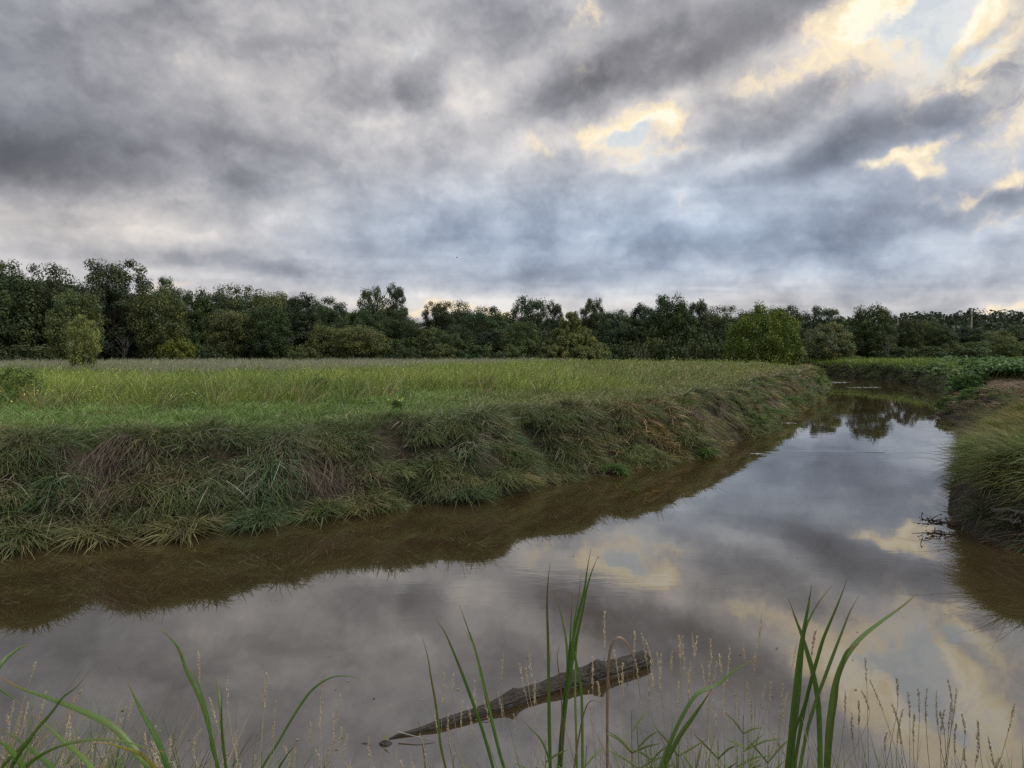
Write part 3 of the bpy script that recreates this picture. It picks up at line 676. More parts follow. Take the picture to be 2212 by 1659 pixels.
# ------------------------------------------------------------------ tubes, trunks, crowns
def tube(path, rad, k=6, cap=True):
    path = np.asarray(path, float); n = len(path); rad = np.broadcast_to(rad, n)
    tg = unit(np.gradient(path, axis=0)); ref = np.array([0.13, .21, 1.0]) if abs(tg[0][2]) < .9 else np.array([1.0, .2, .1])
    u = unit(np.cross(tg, ref)); v = np.cross(tg, u)
    a = np.linspace(0, 2*np.pi, k, endpoint=False)
    V = (path[:, None]+rad[:, None, None]*(np.cos(a)[None, :, None]*u[:, None]+np.sin(a)[None, :, None]*v[:, None])).reshape(-1, 3)
    i = np.arange(n-1)[:, None]*k; j = np.arange(k)[None]; j2 = (j+1) % k
    return V, np.stack([i+j, i+j2, i+k+j2, i+k+j], -1).reshape(-1, 4)
def join(tubes):
    Vs, Fs, o = [], [], 0
    for V, F in tubes: Vs.append(V); Fs.append(F+o); o += len(V)
    return np.concatenate(Vs), np.concatenate(Fs)
def limb(p0, p1, r0, r1, r_, n=6, sag=.12):
    t = np.linspace(0, 1, n)[:, None]; L = np.linalg.norm(np.array(p1)-p0)
    p = np.array(p0)*(1-t)+np.array(p1)*t + np.sin(t*np.pi)*np.array([0, 0, -sag*L*.3]) + np.sin(t*np.pi)*r_.normal(0, .05*L, 3)
    return tube(p, r0+(r1-r0)*t[:, 0], 5)
def make_tree(seed, H, Rd, zb, nc, nl, ls, cr, col, trunk_r, lobes=None, open_=0.0, flatz=.65, limbs=14, widest=.42, droop=0.0, tip=.0, leafcols=None, barkmat=None):
    r_ = np.random.default_rng(seed)
    if lobes is None:
        nc = int(nc*1.35); cr = cr*.92
        fi = (np.arange(nc)+.5)/nc; th_ = np.arange(nc)*2.399963+seed; zq = 1-2*fi; rq = np.sqrt(1-zq*zq)
        d = unit(np.stack([rq*np.cos(th_), rq*np.sin(th_), zq], 1)+r_.normal(0, .10, (nc, 3)))
        rr = np.where(r_.random(nc) < .72, r_.uniform(.78, 1, nc), r_.uniform(.2, .8, nc))
        d = d/((np.abs(d)**2.25).sum(1)**(1/2.25))[:, None]
        lump = 1+(.22*(.45 if limbs == 34 else 1)+open_*.2)*fbm(d*1.7+seed*3.7, 2)+(.12+open_*.1)*fbm(d*4+seed, 2)
        zc = zb+(H-zb)*widest
        hz = np.where(d[:, 2] > 0, H-zc, zc-zb)
        ctr = np.stack([d[:, 0]*Rd*rr*lump, d[:, 1]*Rd*rr*lump, zc+d[:, 2]*hz*rr*np.clip(lump, .8, 1.1)], 1)
    else:
        L_ = np.array(lobes); pr = L_[:, 3]**2; li = r_.choice(len(L_), nc, p=pr/pr.sum())
        d = unit(r_.normal(size=(nc, 3))); d[:, 2] = np.where(r_.random(nc) < .75, np.abs(d[:, 2]), d[:, 2]); rr = r_.uniform(.55, 1, nc)
        ctr = L_[li, :3]+d*np.stack([L_[li, 3], L_[li, 3], L_[li, 4]], 1)*rr[:, None]
        ctr[:, 2] = np.maximum(ctr[:, 2], .15)
    big = H > 6
    nl = int(nl*(1.75 if big else 1.2)); ls = ls*(.68 if H > 11 else .85 if big else 1.0); flatz = max(flatz, .85)
    crv = cr*r_.uniform(.7, 1.35, nc)*(1.25 if lobes is None else 1.0)
    k = np.repeat(np.arange(nc), nl); N = len(k)
    od = unit(r_.normal(size=(N, 3))); ro = r_.uniform(0, 1, N)**.45
    P = ctr[k]+od*(crv[k]*ro)[:, None]*np.array([1, 1, flatz]); P[:, 2] -= droop*ro*crv[k]
    P[:, 2] = np.maximum(P[:, 2], .05)
    n = unit(od*1.1+r_.normal(size=(N, 3))*.42+np.array([0, 0, .35]))
    a = unit(np.cross(n, r_.normal(size=(N, 3)))+np.array([0, 0, -droop])); b = unit(np.cross(n, a))
    s = (ls*r_.uniform(.6, 1.35, N))[:, None]
    V = np.stack([P-a*s*.9, P-b*s*.72+n*s*.12, P+a*s*1.1, P+b*s*.72+n*s*.12], 1).reshape(-1, 3)
    cc = np.array(col)*.98*r_.uniform(.72, 1.3, (nc, 1)); 
    hs_ = r_.normal(0, .10, (nc, 1)); cc = cc*np.concatenate([1+hs_, 1+hs_*.3, 1-hs_], 1)
    C = np.repeat(cc[k]*r_.uniform(.86, 1.16, (N, 1)), 4, 0)
    F = (np.arange(N)*4)[:, None]+np.arange(4)[None]
    cm = mesh_np('crown', V, [F], C, M_TREE)
    tb = []
    top = np.array([r_.normal(0, .05*Rd), r_.normal(0, .05*Rd), H*.82])
    tp = np.linspace(0, 1, 9)[:, None]*top+np.concatenate([r_.normal(0, .04*Rd, (9, 2)), np.zeros((9, 1))], 1)*np.linspace(0, 1, 9)[:, None]
    tp[0, 2] = -.4
    tb.append(tube(tp, trunk_r*np.linspace(1.15, .12, 9), 8))
    for j in r_.choice(nc, min(limbs, nc), replace=False):
        c1 = ctr[j]; t0 = np.clip(c1[2]/H*.55, .08, .7); i0 = t0*8; a0 = int(i0)
        p0 = tp[a0]*(1-(i0-a0))+tp[a0+1]*(i0-a0); rr0 = trunk_r*(1-t0)*.5
        tb.append(limb(p0, c1, rr0, rr0*.2, r_))
        for _ in range(2):
            j2 = np.argsort(np.linalg.norm(ctr-c1, axis=1))[r_.integers(1, min(8, nc))]
            tb.append(limb(p0*.4+c1*.6, ctr[j2], rr0*.4, rr0*.1, r_, 4))
    V, F = join(tb)
    tm = mesh_np('trunk', V, [F], None, barkmat or M_BARK, True)
    return dict(H=H, R=Rd, crown=cm, trunk=tm)
DK = (.050, .073, .031)
P = {}
P['oak_a'] = make_tree(1, 15, 5.0, .3, 120, 85, .24, 1.15, DK, .38)
P['oak_b'] = make_tree(2, 15, 5.0, .6, 105, 90, .24, 1.25, (.056, .076, .036), .38)
P['open_oak'] = make_tree(3, 16, 5.2, 1.5, 74, 105, .23, 1.15, (.052, .070, .035), .42, limbs=26, widest=.62, open_=1.0)
P['maple_a'] = make_tree(4, 12, 4.6, .2, 120, 80, .22, 1.0, (.048, .077, .028), .3, flatz=.8)
P['maple_b'] = make_tree(5, 12, 4.6, .2, 110, 85, .22, 1.1, (.092, .112, .042), .3, flatz=.8, widest=.5)
P['tall'] = make_tree(6, 14, 3.3, .4, 90, 80, .22, .95, (.045, .066, .034), .28, widest=.5)
P['spiky'] = make_tree(7, 13, 4.2, .4, 150, 55, .21, .75, (.056, .082, .040), .3, flatz=1.1)
P['lone'] = make_tree(8, 7.4, 5.3, .35, 210, 75, .135, .75, (.118, .148, .028), .24, limbs=34, widest=.40)
P['pale'] = make_tree(9, 8, 5.0, .3, 130, 80, .17, .85, (.115, .126, .06), .24, limbs=20, widest=.4)
P['feather'] = make_tree(10, 9, 3.6, .8, 120, 55, .15, .75, (.082, .112, .042), .16, limbs=24, widest=.45, flatz=.9)
P['sapling'] = make_tree(11, 3.9, 1.75, .35, 90, 55, .075, .36, (.13, .165, .055), .07, limbs=22, widest=.45, flatz=.7)
P['bush_a'] = make_tree(12, 3.2, 2.6, -.1, 60, 70, .14, .6, (.046, .068, .026), .07, limbs=8, widest=.35)
P['bush_b'] = make_tree(13, 3.2, 2.6, -.1, 56, 75, .14, .65, (.062, .085, .030), .07, limbs=8, widest=.3)
P['gold_bush'] = make_tree(14, 3.6, 2.7, -.1, 60, 70, .13, .6, (.105, .130, .024), .07, limbs=8, widest=.4)
P['weed_bush'] = make_tree(15, 1.7, 1.25, -.05, 60, 55, .045, .26, (.095, .145, .035), .02, limbs=10, widest=.45)
P['low_bush'] = make_tree(16, .9, .8, -.05, 40, 50, .05, .2, (.060, .105, .026), .015, limbs=6, widest=.4)
wl = [(0.1, 0, 5.3, 1.9, 2.2), (-1.6, 0, 3.7, 1.9, 1.7), (1.7, .2, 3.8, 2.0, 1.7), (3.3, 0, 2.6, 2.1, 1.6), (-3.2, 0, 2.2, 1.8, 1.5), (0, -1.6, 3.0, 2.0, 1.7),
      (-2.0, -2.0, 1.4, 2.0, 1.4), (1.4, -2.3, 1.3, 2.2, 1.4), (4.8, -.4, 1.4, 1.7, 1.2), (-4.6, -.3, 1.0, 1.5, 1.0), (3.2, -2.0, 1.1, 1.8, 1.2), (.2, .3, 6.5, 1.2, 1.0)]
P['willow'] = make_tree(17, 7.4, 6.2, .1, 420, 70, .105, .42, (.155, .170, .060), .3, lobes=wl, flatz=1.1, droop=.4, limbs=18)
def bare_tree(seed, H, n=9, r0=.06):
    r_ = np.random.default_rng(seed); tb = []
    def grow(p, d, L, r, lv):
        e = p+d*L; m_ = (p+e)/2+r_.normal(0, .05*L, 3)
        tb.append(tube([p, m_, e], [r, r*.8, r*.55], 4))
        if lv == 0: return
        for _ in range(3 if lv > 1 else 4):
            t = r_.uniform(.45, 1); q_ = p*(1-t)+e*t
            grow(q_, unit(d+r_.normal(0, .38, 3)+np.array([0, 0, .15])), L*r_.uniform(.45, .7), r*.5, lv-1)
    for _ in range(3):
        grow(np.array([r_.normal(0, .1), r_.normal(0, .1), -.2]), unit(np.array([r_.normal(0, .22), r_.normal(0, .22), 1])), H*.5, r0, 3)
    V, F = join(tb); return mesh_np('branches', V, [F], None, M_GREYBARK, True)
BARES = [bare_tree(31, 5.0), bare_tree(32, 5.0)]

def ground_at(x, y): return float(ground_z(np.array([float(x)]), np.array([float(y)]))[0])
def plant(kind, px, wpx, top, D, name, label, cat, group=None, rz=None):
    p = at_y(px, 760, D); x, y = p[0], D
    g0 = ground_at(x, y); pr = P[kind]
    H = EYE+(760-top)/FPX*D*math.hypot(1, 0)-g0
    sx = (wpx/FPX*D)/(2*pr['R']*1.08); sz = H/pr['H']/1.02
    sx = min(max(sx, sz*.55), sz*1.9)
    o = thing(name, (x, y, g0), label, cat, group, rng.uniform(0, 6.28) if rz is None else rz)
    o.scale = (sx, sx, sz)
    link('crown', pr['crown'], o); link('trunk', pr['trunk'], o)
    return o

TREES = [
 # kind, px, width px, top px, distance, name, label, category, group
 ('oak_a', 10, 150, 566, 88, 'oak_tree', 'tall dark oak at the left edge, half cut off by it'),
 ('oak_b', 118, 120, 572, 92, 'oak_tree', 'tall dark oak with a flat ragged top, second from the left edge'),
 ('open_oak', 246, 150, 561, 90, 'oak_tree', 'highest open-topped oak with sky showing through its crown'),
 ('maple_b', 345, 110, 618, 86, 'maple_tree', 'mid green tree tucked against the right side of the highest oak'),
 ('oak_a', 362, 60, 602, 100, 'oak_tree', 'small dark treetop peeping just right of the highest oak'),
 ('maple_a', 425, 100, 624, 102, 'maple_tree', 'dark round-topped tree in the left wood above the golden bush'),
 ('oak_b', 505, 110, 615, 106, 'oak_tree', 'dark tree with a jagged top behind the pair of olive trees'),
 ('maple_b', 590, 110, 624, 108, 'maple_tree', 'broad dark crown rising behind the shaggy olive tree'),
 ('maple_b', 505, 105, 664, 90, 'shaggy_tree', 'olive round tree, left one of a touching pair before the left wood'),
 ('maple_a', 583, 100, 660, 89, 'shaggy_tree', 'dark shaggy tree, right one of a touching pair before the left wood'),
 ('tall', 650, 75, 634, 98, 'slender_tree', 'dark narrow tree right of the touching olive pair'),
 ('oak_a', 712, 85, 644, 112, 'oak_tree', 'dark open tree left of the tall twin-topped tree'),
 ('maple_b', 700, 75, 700, 97, 'maple_tree', 'low dark green tree left of the round olive tree in mid wood'),
 ('maple_b', 772, 118, 700, 88, 'round_tree', 'round olive tree standing forward at the meadow edge in mid wood'),
 ('maple_a', 785, 95, 668, 96, 'maple_tree', 'olive crown rising directly behind the forward round tree'),
 ('spiky', 806, 70, 612, 104, 'spiky_tree', 'tall spiky-leaved tree, left of the twin tops in the middle'),
 ('tall', 857, 46, 613, 106, 'slender_tree', 'dark knobby-topped narrow tree, right of the twin tops'),
 ('oak_b', 862, 95, 668, 100, 'oak_tree', 'grey-green sloping tree below the dark knobby-topped tree'),
 ('feather', 930, 90, 706, 100, 'leafy_tree', 'mid green low tree right of the grey-green sloping tree'),
 ('open_oak', 948, 70, 650, 118, 'oak_tree', 'dark open crown against the yellow sky band'),
 ('oak_b', 993, 70, 650, 116, 'oak_tree', 'dark ragged crown just right of the yellow sky band'),
 ('oak_a', 1050, 110, 664, 110, 'oak_tree', 'broad dark tree with a level top left of the spiky dome'),
 ('maple_a', 968, 70, 720, 96, 'maple_tree', 'small rounded dark tree in front of the open crowns'),
 ('spiky', 1142, 96, 632, 112, 'spiky_tree', 'dark dome-shaped spiky tree behind and left of the willow'),
 ('tall', 1198, 40, 650, 114, 'slender_tree', 'narrow dark tree filling between spiky dome and willow'),
 ('feather', 1125, 80, 690, 98, 'leafy_tree', 'olive leafy tree against the left flank of the willow'),
 ('open_oak', 1282, 60, 643, 122, 'oak_tree', 'dark clumpy tree top right behind the willow'),
 ('spiky', 1330, 80, 664, 112, 'spiky_tree', 'grey-green spiky tree right of the willow'),
 ('tall', 1383, 56, 656, 114, 'slender_tree', 'dark narrow tree left of the great round maple'),
 ('maple_a', 1452, 112, 637, 104, 'round_tree', 'great round-headed dark tree, tallest in the right half of the wood'),
 ('tall', 1508, 56, 647, 110, 'slender_tree', 'narrow dark tree leaning on the great round maple from the right'),
 ('oak_b', 1555, 90, 660, 118, 'oak_tree', 'low dark tree between the great maple and the lone golden tree'),
 ('maple_b', 1622, 70, 664, 125, 'maple_tree', 'dark top showing just left above the lone golden tree'),
 ('spiky', 1695, 90, 655, 120, 'spiky_tree', 'dark tree behind the right side of the lone golden tree'),
 ('oak_a', 1650, 110, 680, 120, 'oak_tree', 'dark tree hidden behind the lone golden tree'),
 ('spiky', 1775, 90, 656, 112, 'spiky_tree', 'fan-topped tree with see-through crown left of the black-green tree'),
 ('maple_b', 1740, 80, 700, 118, 'maple_tree', 'dark tree between the lone golden tree and the pale broad tree'),
 ('maple_a', 1883, 98, 658, 102, 'round_tree', 'black-green tree with a fringed round top at the right'),
 ('maple_a', 1962, 60, 690, 104, 'maple_tree', 'bright mid green egg-shaped tree right of the black-green tree'),
 ('maple_b', 2005, 60, 688, 116, 'maple_tree', 'small olive-topped tree before the wooded hill'),
 ('maple_a', 2030, 76, 704, 104, 'round_tree', 'dark low round tree in front of the wooded hill'),
 ('tall', 2095, 60, 705, 116, 'slender_tree', 'dark drooping tree below the utility pole'),
 ('pale', 1788, 108, 700, 94, 'broad_tree', 'pale olive broad tree between the lone golden tree and black-green tree'),
 ('feather', 2110, 78, 736, 108, 'leafy_tree', 'light green low tree at the foot of the wooded hill'),
 ('feather', 2172, 60, 726, 98, 'leafy_tree', 'pale green leafy tree near the right edge'),
 ('oak_b', 2200, 90, 700, 150, 'oak_tree', 'dark tree at the right edge behind the pale green one'),
 ('maple_b', 2145, 80, 712, 140, 'maple_tree', 'dark grey-green tree on the low slope right of the utility pole'),
]
for kind, px, w, top, D, name, label in TREES:
    plant(kind, px, w, top, D, name, label, 'tree')
plant('lone', 1650, 158, 667, 84, 'golden_green_tree', 'lone round golden-green tree standing in the meadow by the river', 'tree', rz=.3)
plant('willow', 1232, 175, 672, 92, 'willow_tree', 'soft mounded olive willow spreading to the ground in mid meadow', 'tree', rz=0)
plant('feather', 165, 104, 622, 72, 'young_tree', 'larger light green feathery tree behind the small sapling at left', 'tree')
plant('sapling', 180, 68, 682, 44, 'young_tree', 'small light green sapling standing in the meadow at left', 'tree')
for px, w, top, D, kind, label in ((380, 78, 731, 84, 'gold_bush', 'golden-green rounded bush at the foot of the left wood'), (460, 70, 744, 84, 'bush_a', 'dull grey-green bush right of the golden bush'),
    (655, 66, 750, 80, 'bush_b', 'low bright green bush right of the shaggy olive tree'), (55, 120, 745, 78, 'bush_a', 'dark bush under the oaks at the left edge'),
    (880, 60, 748, 86, 'bush_a', 'dark low bush right of the forward round tree'), (960, 70, 742, 88, 'bush_b', 'mid green bush before the small rounded dark tree'),
    (1030, 80, 746, 88, 'bush_a', 'dark green bush under the level-topped tree'), (1100, 60, 752, 86, 'bush_b', 'low green bush just left of the willow'),
    (1350, 80, 752, 96, 'bush_a', 'dark low bush right of the willow'), (1450, 90, 756, 98, 'bush_a', 'dark low bush under the great round maple'),
    (1560, 60, 758, 96, 'bush_b', 'low green bush left of the lone golden tree'), (1545, 22, 742, 92, 'bush_b', 'small pale pointed bush before the dark wood'),
    (1725, 60, 757, 92, 'bush_b', 'low green bush right of the lone golden tree'), (1935, 90, 750, 96, 'bush_a', 'dark bush at the foot of the egg-shaped tree'),
    (2090, 110, 752, 88, 'bush_a', 'brownish green spreading bush at the top of the right field'), (2010, 60, 748, 96, 'bush_b', 'grey-green bush left of the spreading bush'),
    (2050, 60, 742, 100, 'bush_b', 'dark olive bush before the low round tree')):
    plant(kind, px, w, top, D, 'bush', label, 'bush')
for px, w, top, D, kind, label in ((32, 105, 792, 21, 'weed_bush', 'leafy flowering weed bush in the meadow at the left edge'), (395, 52, 822, 24, 'weed_bush', 'small leafy weed bush in the tall meadow weeds'),
    (690, 45, 815, 26, 'weed_bush', 'dark leafy weed bush in the middle of the weeds'), (1110, 44, 836, 27, 'weed_bush', 'dark leafy weed in the meadow left of the purple-brown stand'), (855, 24, 864, 18.5, 'low_bush', 'dark low leafy weed at the edge of the short grass'),
    (1762, 46, 792, 58, 'weed_bush', 'leafy bush on the tip of the left bank where the river bends')):
    plant(kind, px, w, top, D, 'weed_bush', label, 'weed')
for px, w, py, label in ((1952, 26, 842, 'small green bush on the mud bar, farthest left'), (2040, 34, 840, 'dark round green bush on the mud bar'), (2090, 56, 850, 'spreading light green bush on the mud bar near the right edge'),
    (1975, 36, 858, 'low green bush on the bar near the water bend'), (2190, 40, 836, 'dark green bush at the right edge behind the bar'), (2060, 60, 905, 'bright yellow-green low bush at the water edge below the mud bar'), (2110, 60, 912, 'dark green low bush beside the bright yellow-green one')):
    z0 = .7; p = at_z(px, py, z0); g0 = ground_at(p[0], p[1]); p = at_z(px, py, g0)
    o = thing('bar_bush', (p[0], p[1], ground_at(p[0], p[1])), label, 'bush', rz=rng.uniform(0, 6))
    s = w/FPX*p[1]/1.6; o.scale = (s, s, s*.95)
    link('crown', P['low_bush']['crown'], o); link('trunk', P['low_bush']['trunk'], o)
for px, top, D, b, label in ((265, 700, 82, 0, 'bare grey branching sapling under the highest oak'), (548+1106-548+0, 0, 0, 0, None), (1380, 725, 92, 0, 'bare pale sapling before the dark wood right of the willow'), (1493, 722, 94, 1, 'bare grey sapling right of the great round maple'), (1916, 700, 94, 1, 'bare grey branches beside the black-green tree')):
    if label is None: continue
    x, y = at_y(px, 760, D)[:2]; g0 = ground_at(x, y); H = EYE+(760-top)/FPX*D-g0
    o = thing('bare_tree', (x, y, g0), label, 'tree', rz=rng.uniform(0, 6)); s = H/5.6; o.scale = (s*.8, s*.8, s)
    link('branches', BARES[b], o)
LAND = sorted([(10, 'the far-left oak'), (118, 'the flat-topped oak'), (246, 'the highest oak'), (380, 'the golden bush'), (425, 'the round-topped left tree'), (505, 'the left olive tree'), (583, 'the right shaggy tree'), (650, 'the narrow dark tree'),
  (712, 'the open tree'), (772, 'the forward round tree'), (806, 'the spiky twin top'), (857, 'the knobby twin top'), (900, 'the yellow sky notch'), (948, 'the open crown by the yellow sky'), (1050, 'the level-topped tree'), (1142, 'the spiky dome'), (1232, 'the willow'),
  (1282, 'the clumpy tree behind the willow'), (1330, 'the grey-green spiky tree'), (1383, 'the bare pale sapling'), (1452, 'the great round maple'), (1508, 'the narrow leaning tree'), (1555, 'the low tree before the lone one'), (1650, 'the lone golden tree'), (1740, 'the tree by the pale broad one'), (1788, 'the pale broad tree'),
  (1883, 'the black-green tree'), (1962, 'the egg-shaped tree'), (2030, 'the low round tree'), (2095, 'the utility pole'), (2172, 'the pale leafy tree'), (2215, 'the right photo edge')])
def near_land(px):
    q_ = min(LAND, key=lambda t: abs(t[0]-px)); d = px-q_[0]
    return ('straight behind ' if abs(d) < 10 else 'a little right of ' if 0 < d < 24 else 'a little left of ' if -24 < d < 0 else 'well right of ' if d > 0 else 'well left of ')+q_[1]
# the second and third rows of the wood
SKX = [0, 60, 145, 175, 250, 305, 400, 510, 640, 740, 830, 900, 950, 1070, 1215, 1330, 1440, 1590, 1690, 1830, 1900, 2212]
SKY_ = [590, 590, 600, 625, 610, 620, 635, 630, 645, 662, 655, 690, 668, 672, 680, 672, 668, 680, 672, 695, 690, 715]
kinds = ['oak_a', 'oak_b', 'maple_a', 'maple_b', 'tall']
for row, (dd, off, drop) in enumerate(((118, 0, 8), (132, 21, 3), (106, 33, 30))):
    for px in range(-40+off, 1900, 62):
        if row == 2 and px > 1700: continue
        top = np.interp(px, SKX, SKY_)+drop+rng.uniform(-2, 14)
        D = dd+rng.uniform(-5, 5)-(14 if px < 400 else 0)+(10 if px > 1200 else 0)
        plant(kinds[rng.integers(5)], px+rng.uniform(-12, 12), rng.uniform(80, 115), top, D, 'wood_tree', ['dark second-row tree, ', 'dark rearmost tree, ', 'low dark inner tree, '][row]+near_land(px), 'tree', 'trees in the back rows of the wood')
for i, px in enumerate(range(-20, 1650, 46)):
    plant(['bush_a', 'bush_b'][i % 2], px+rng.uniform(-10, 10), rng.uniform(60, 90), rng.uniform(728, 745), 99+rng.uniform(-4, 4), 'undergrowth_bush', 'dark undergrowth bush, '+near_land(px), 'bush', 'bushes in the undergrowth of the wood')
for i, px in enumerate(range(1700, 2260, 40)):
    plant(['maple_a', 'maple_b', 'oak_b'][i % 3], px+rng.uniform(-10, 10), rng.uniform(50, 70), rng.uniform(722, 738), 150+rng.uniform(-20, 30), 'lowland_tree', 'grey-green lowland tree, '+near_land(px), 'tree', 'trees below the wooded hill')

# far wooded hill: one mass
n = 1500
hx = rng.uniform(120, 700, n); hy = rng.uniform(230, 560, n)
hz = ground_z(hx, hy); hr = rng.uniform(5, 9, n); hh = rng.uniform(8, 13.5, n)
m = 46; k = np.repeat(np.arange(n), m); d = unit(rng.normal(size=(len(k), 3))); d[:, 2] = np.abs(d[:, 2])
cP = np.stack([hx[k]+d[:, 0]*hr[k]*rng.uniform(.7, 1.05, len(k)), hy[k]+d[:, 1]*hr[k], hz[k]+hh[k]*(.35+.65*d[:, 2]*rng.uniform(.85, 1.1, len(k)))], 1)
hc = (np.array((.030, .045, .026))*rng.uniform(.7, 1.35, (n, 1)))[k]*rng.uniform(.75, 1.3, (len(k), 1))
nn = unit(d+rng.normal(size=d.shape)*.5); a = unit(np.cross(nn, rng.normal(size=d.shape))); b = np.cross(nn, a); s_ = rng.uniform(.7, 1.3, (len(k), 1))
V = np.stack([cP-a*s_, cP-b*s_*.7, cP+a*s_, cP+b*s_*.7], 1).reshape(-1, 3)
tag(link('hill_woodland', mesh_np('hill_woodland', V, [(np.arange(len(k))*4)[:, None]+np.arange(4)[None]], np.repeat(hc, 4, 0), M_TREE)), kind='stuff')

# utility poles and their wires
tops = []
for px, top, D, label in ((2097, 676, 215, 'tall pale utility pole standing before the wooded hill'), (1938, 689, 240, 'farther short-looking utility pole left of the tall pale one')):
    b = at_y(px, 760, D); t_ = at_y(px, top, D); g0 = ground_at(b[0], D)
    o = thing('utility_pole', (b[0], D, g0), label, 'pole')
    hgt_ = t_[2]-g0; V, F = tube([(0, 0, 0), (0, 0, hgt_*.5), (0, 0, hgt_)], [.26, .22, .17], 10)
    link('pole', mesh_np('pole', V, [F, np.array([list(range(20, 30))])], None, M_POLE, True), o)
    V, F = tube([(-.9, -.2, hgt_-.7), (0, -.2, hgt_-.7), (.9, -.2, hgt_-.7)], .07, 6)
    link('crossarm', mesh_np('crossarm', V, [F], None, M_BARK), o)
    for q_ in (-.8, .8):
        V, F = tube([(q_, -.2, hgt_-.66), (q_, -.2, hgt_-.52), (q_, -.2, hgt_-.40)], [.05, .07, .03], 6)
        link('insulator', mesh_np('insulator', V, [F], None, M_STONE), o)
    tops.append(np.array([b[0], D, t_[2]]))
pl = thing('power_line', tuple(tops[0]), 'thin sagging power lines strung between the utility poles', 'power line')
A, B_ = tops; dv = (B_-A)
for off, dz in ((-.8, -.4), (.8, -.4), (0, -2.4)):
    for a_, b_ in ((np.zeros(3), dv), (np.zeros(3), -dv*1.2)):
        t = np.linspace(0, 1, 16)[:, None]; p = a_*(1-t)+b_*t+np.array([off, -.2, dz]); p[:, 2] -= (1.6*4*t*(1-t))[:, 0]
        V, F = tube(p, .035, 4); link('wire', mesh_np('wire', V, [F], None, M_WIRE), pl)

# ------------------------------------------------------------------ tussocks standing out on the banks
def tussock_mesh(seed, L, m, wd, cols, spread=1.0):
    r_ = .30*np.sqrt(rng.random(22)); a_ = rng.uniform(0, 6.28, 22)
    C = np.stack([r_*np.cos(a_), r_*np.sin(a_), .16*(1-(r_/.30)**2)], 1); up = C*np.array([2.2, 2.2, 0])+np.array([0, 0, 1.0])
    parts = [tufts(C, up, m//2, .09, L*.56, wd*.75, .7, pick(cols, 22)*rng.uniform(.8, 1.2, (22, 1)), spread*.5, nseg=3, drop=1.0, jit=.42)]
    return blade_mesh('tussock', parts, M_GRASS)
TM = [tussock_mesh(1, .62, 60, .014, [GREEN_BANK, (.07, .105, .04), OLIVE]), tussock_mesh(2, .62, 60, .014, [(.08, .125, .055), (.075, .11, .05)]),
      tussock_mesh(3, .6, 60, .014, [OLIVE, (.12, .13, .055), (.17, .15, .085)]), tussock_mesh(4, .5, 60, .02, [(.075, .125, .035), (.09, .14, .04)])]
for px, py, k_, sc, label in ((1000, 1058, 1, 1.5, 'blue-green grass tussock at the waterline below the bank middle'), (1100, 1038, 2, 1.5, 'straw-tinged tussock overhanging the water right of the blue-green one'),
    (935, 1050, 0, 1.3, 'green tussock left of the blue-green one at the waterline'), (790, 1078, 2, 1.4, 'brownish tussock trailing straws in the water'), (700, 1092, 0, 1.3, 'dark green tussock left of the brownish trailing one'),
    (560, 1110, 1, 1.3, 'dark blue-green tussock low on the near bank'), (400, 1125, 2, 1.4, 'tussock with pale hanging straws on the near bank'), (200, 1140, 2, 1.3, 'dull brown-green tussock near the left edge'), (40, 1150, 0, 1.4, 'dark tussock at the water in the left corner of the bank'),
    (1320, 1002, 3, 1.1, 'small light green tussock under the bare brown bank face'), (1480, 972, 0, 1.7, 'wide green tussock reaching into the river'), (1420, 985, 2, 1.3, 'olive tussock left of the wide reaching one'), (1525, 970, 3, 1.2, 'light green tussock at the point of the grassy spur'),
    (1620, 925, 3, 1.7, 'bright green tussock below the eroded bank'), (1655, 905, 3, 2.0, 'large leafy tussock at the water right of the bright green one'), (1700, 880, 3, 2.2, 'round bright tussock jutting into the river'), (1728, 868, 0, 2.2, 'dull green tussock behind the round bright one'), (1760, 845, 3, 2.8, 'pale green tussock near the tip of the left bank')):
    p = at_z(px, py, .25); x, y = p[:2]; sdv = float(river_sd(np.array([x]), np.array([y]))[0])
    o = link('grass_tussock', TM[k_], None, (x, y+.05, max(.05, ground_at(x, y)-.03))); o.scale = (sc, sc, sc*.85); o.rotation_euler.z = rng.uniform(0, 6)
    tag(o, label, 'grass tussock')

# ------------------------------------------------------------------ driftwood log
def c6(x, y): return 796+x*.3, 1371.4+y*.3
LP = [(1995, 178, 72), (1880, 215, 72), (1700, 262, 80), (1560, 300, 80), (1400, 345, 74), (1250, 395, 60), (1130, 430, 60), (990, 488, 62), (860, 535, 46), (740, 575, 42), (600, 615, 40), (500, 648, 38), (400, 678, 26), (300, 705, 20), (220, 722, 15), (150, 748, 7)]
cen, rad = [], []
for x, y, r in LP:
    X_, Y_ = c6(x, y); D = at_z(X_, Y_, 0)[1]; rr = r*.3/FPX*D*.88
    cen.append(at_z(X_, Y_, rr*.42)); rad.append(rr)
cen = np.array(cen); rad = np.array(rad)
tt = np.linspace(0, len(cen)-1, 260); ci = np.stack([np.interp(tt, range(len(cen)), cen[:, j]) for j in range(3)], 1); ri = np.interp(tt, range(len(rad)), rad)
for _ in range(6): ci[1:-1] = (ci[:-2]+2*ci[1:-1]+ci[2:])/4; ri[1:-1] = (ri[:-2]+2*ri[1:-1]+ri[2:])/4
K = 72; base = ci[0].copy()
V, F = tube(ci, ri, K); V = V.reshape(260, K, 3)
ang = np.linspace(0, 2*np.pi, K, endpoint=False); s_along = np.concatenate([[0], np.cumsum(np.linalg.norm(np.diff(ci, axis=0), axis=1))])
S_, A_ = np.meshgrid(s_along, ang, indexing='ij')
twist = A_+S_*.5
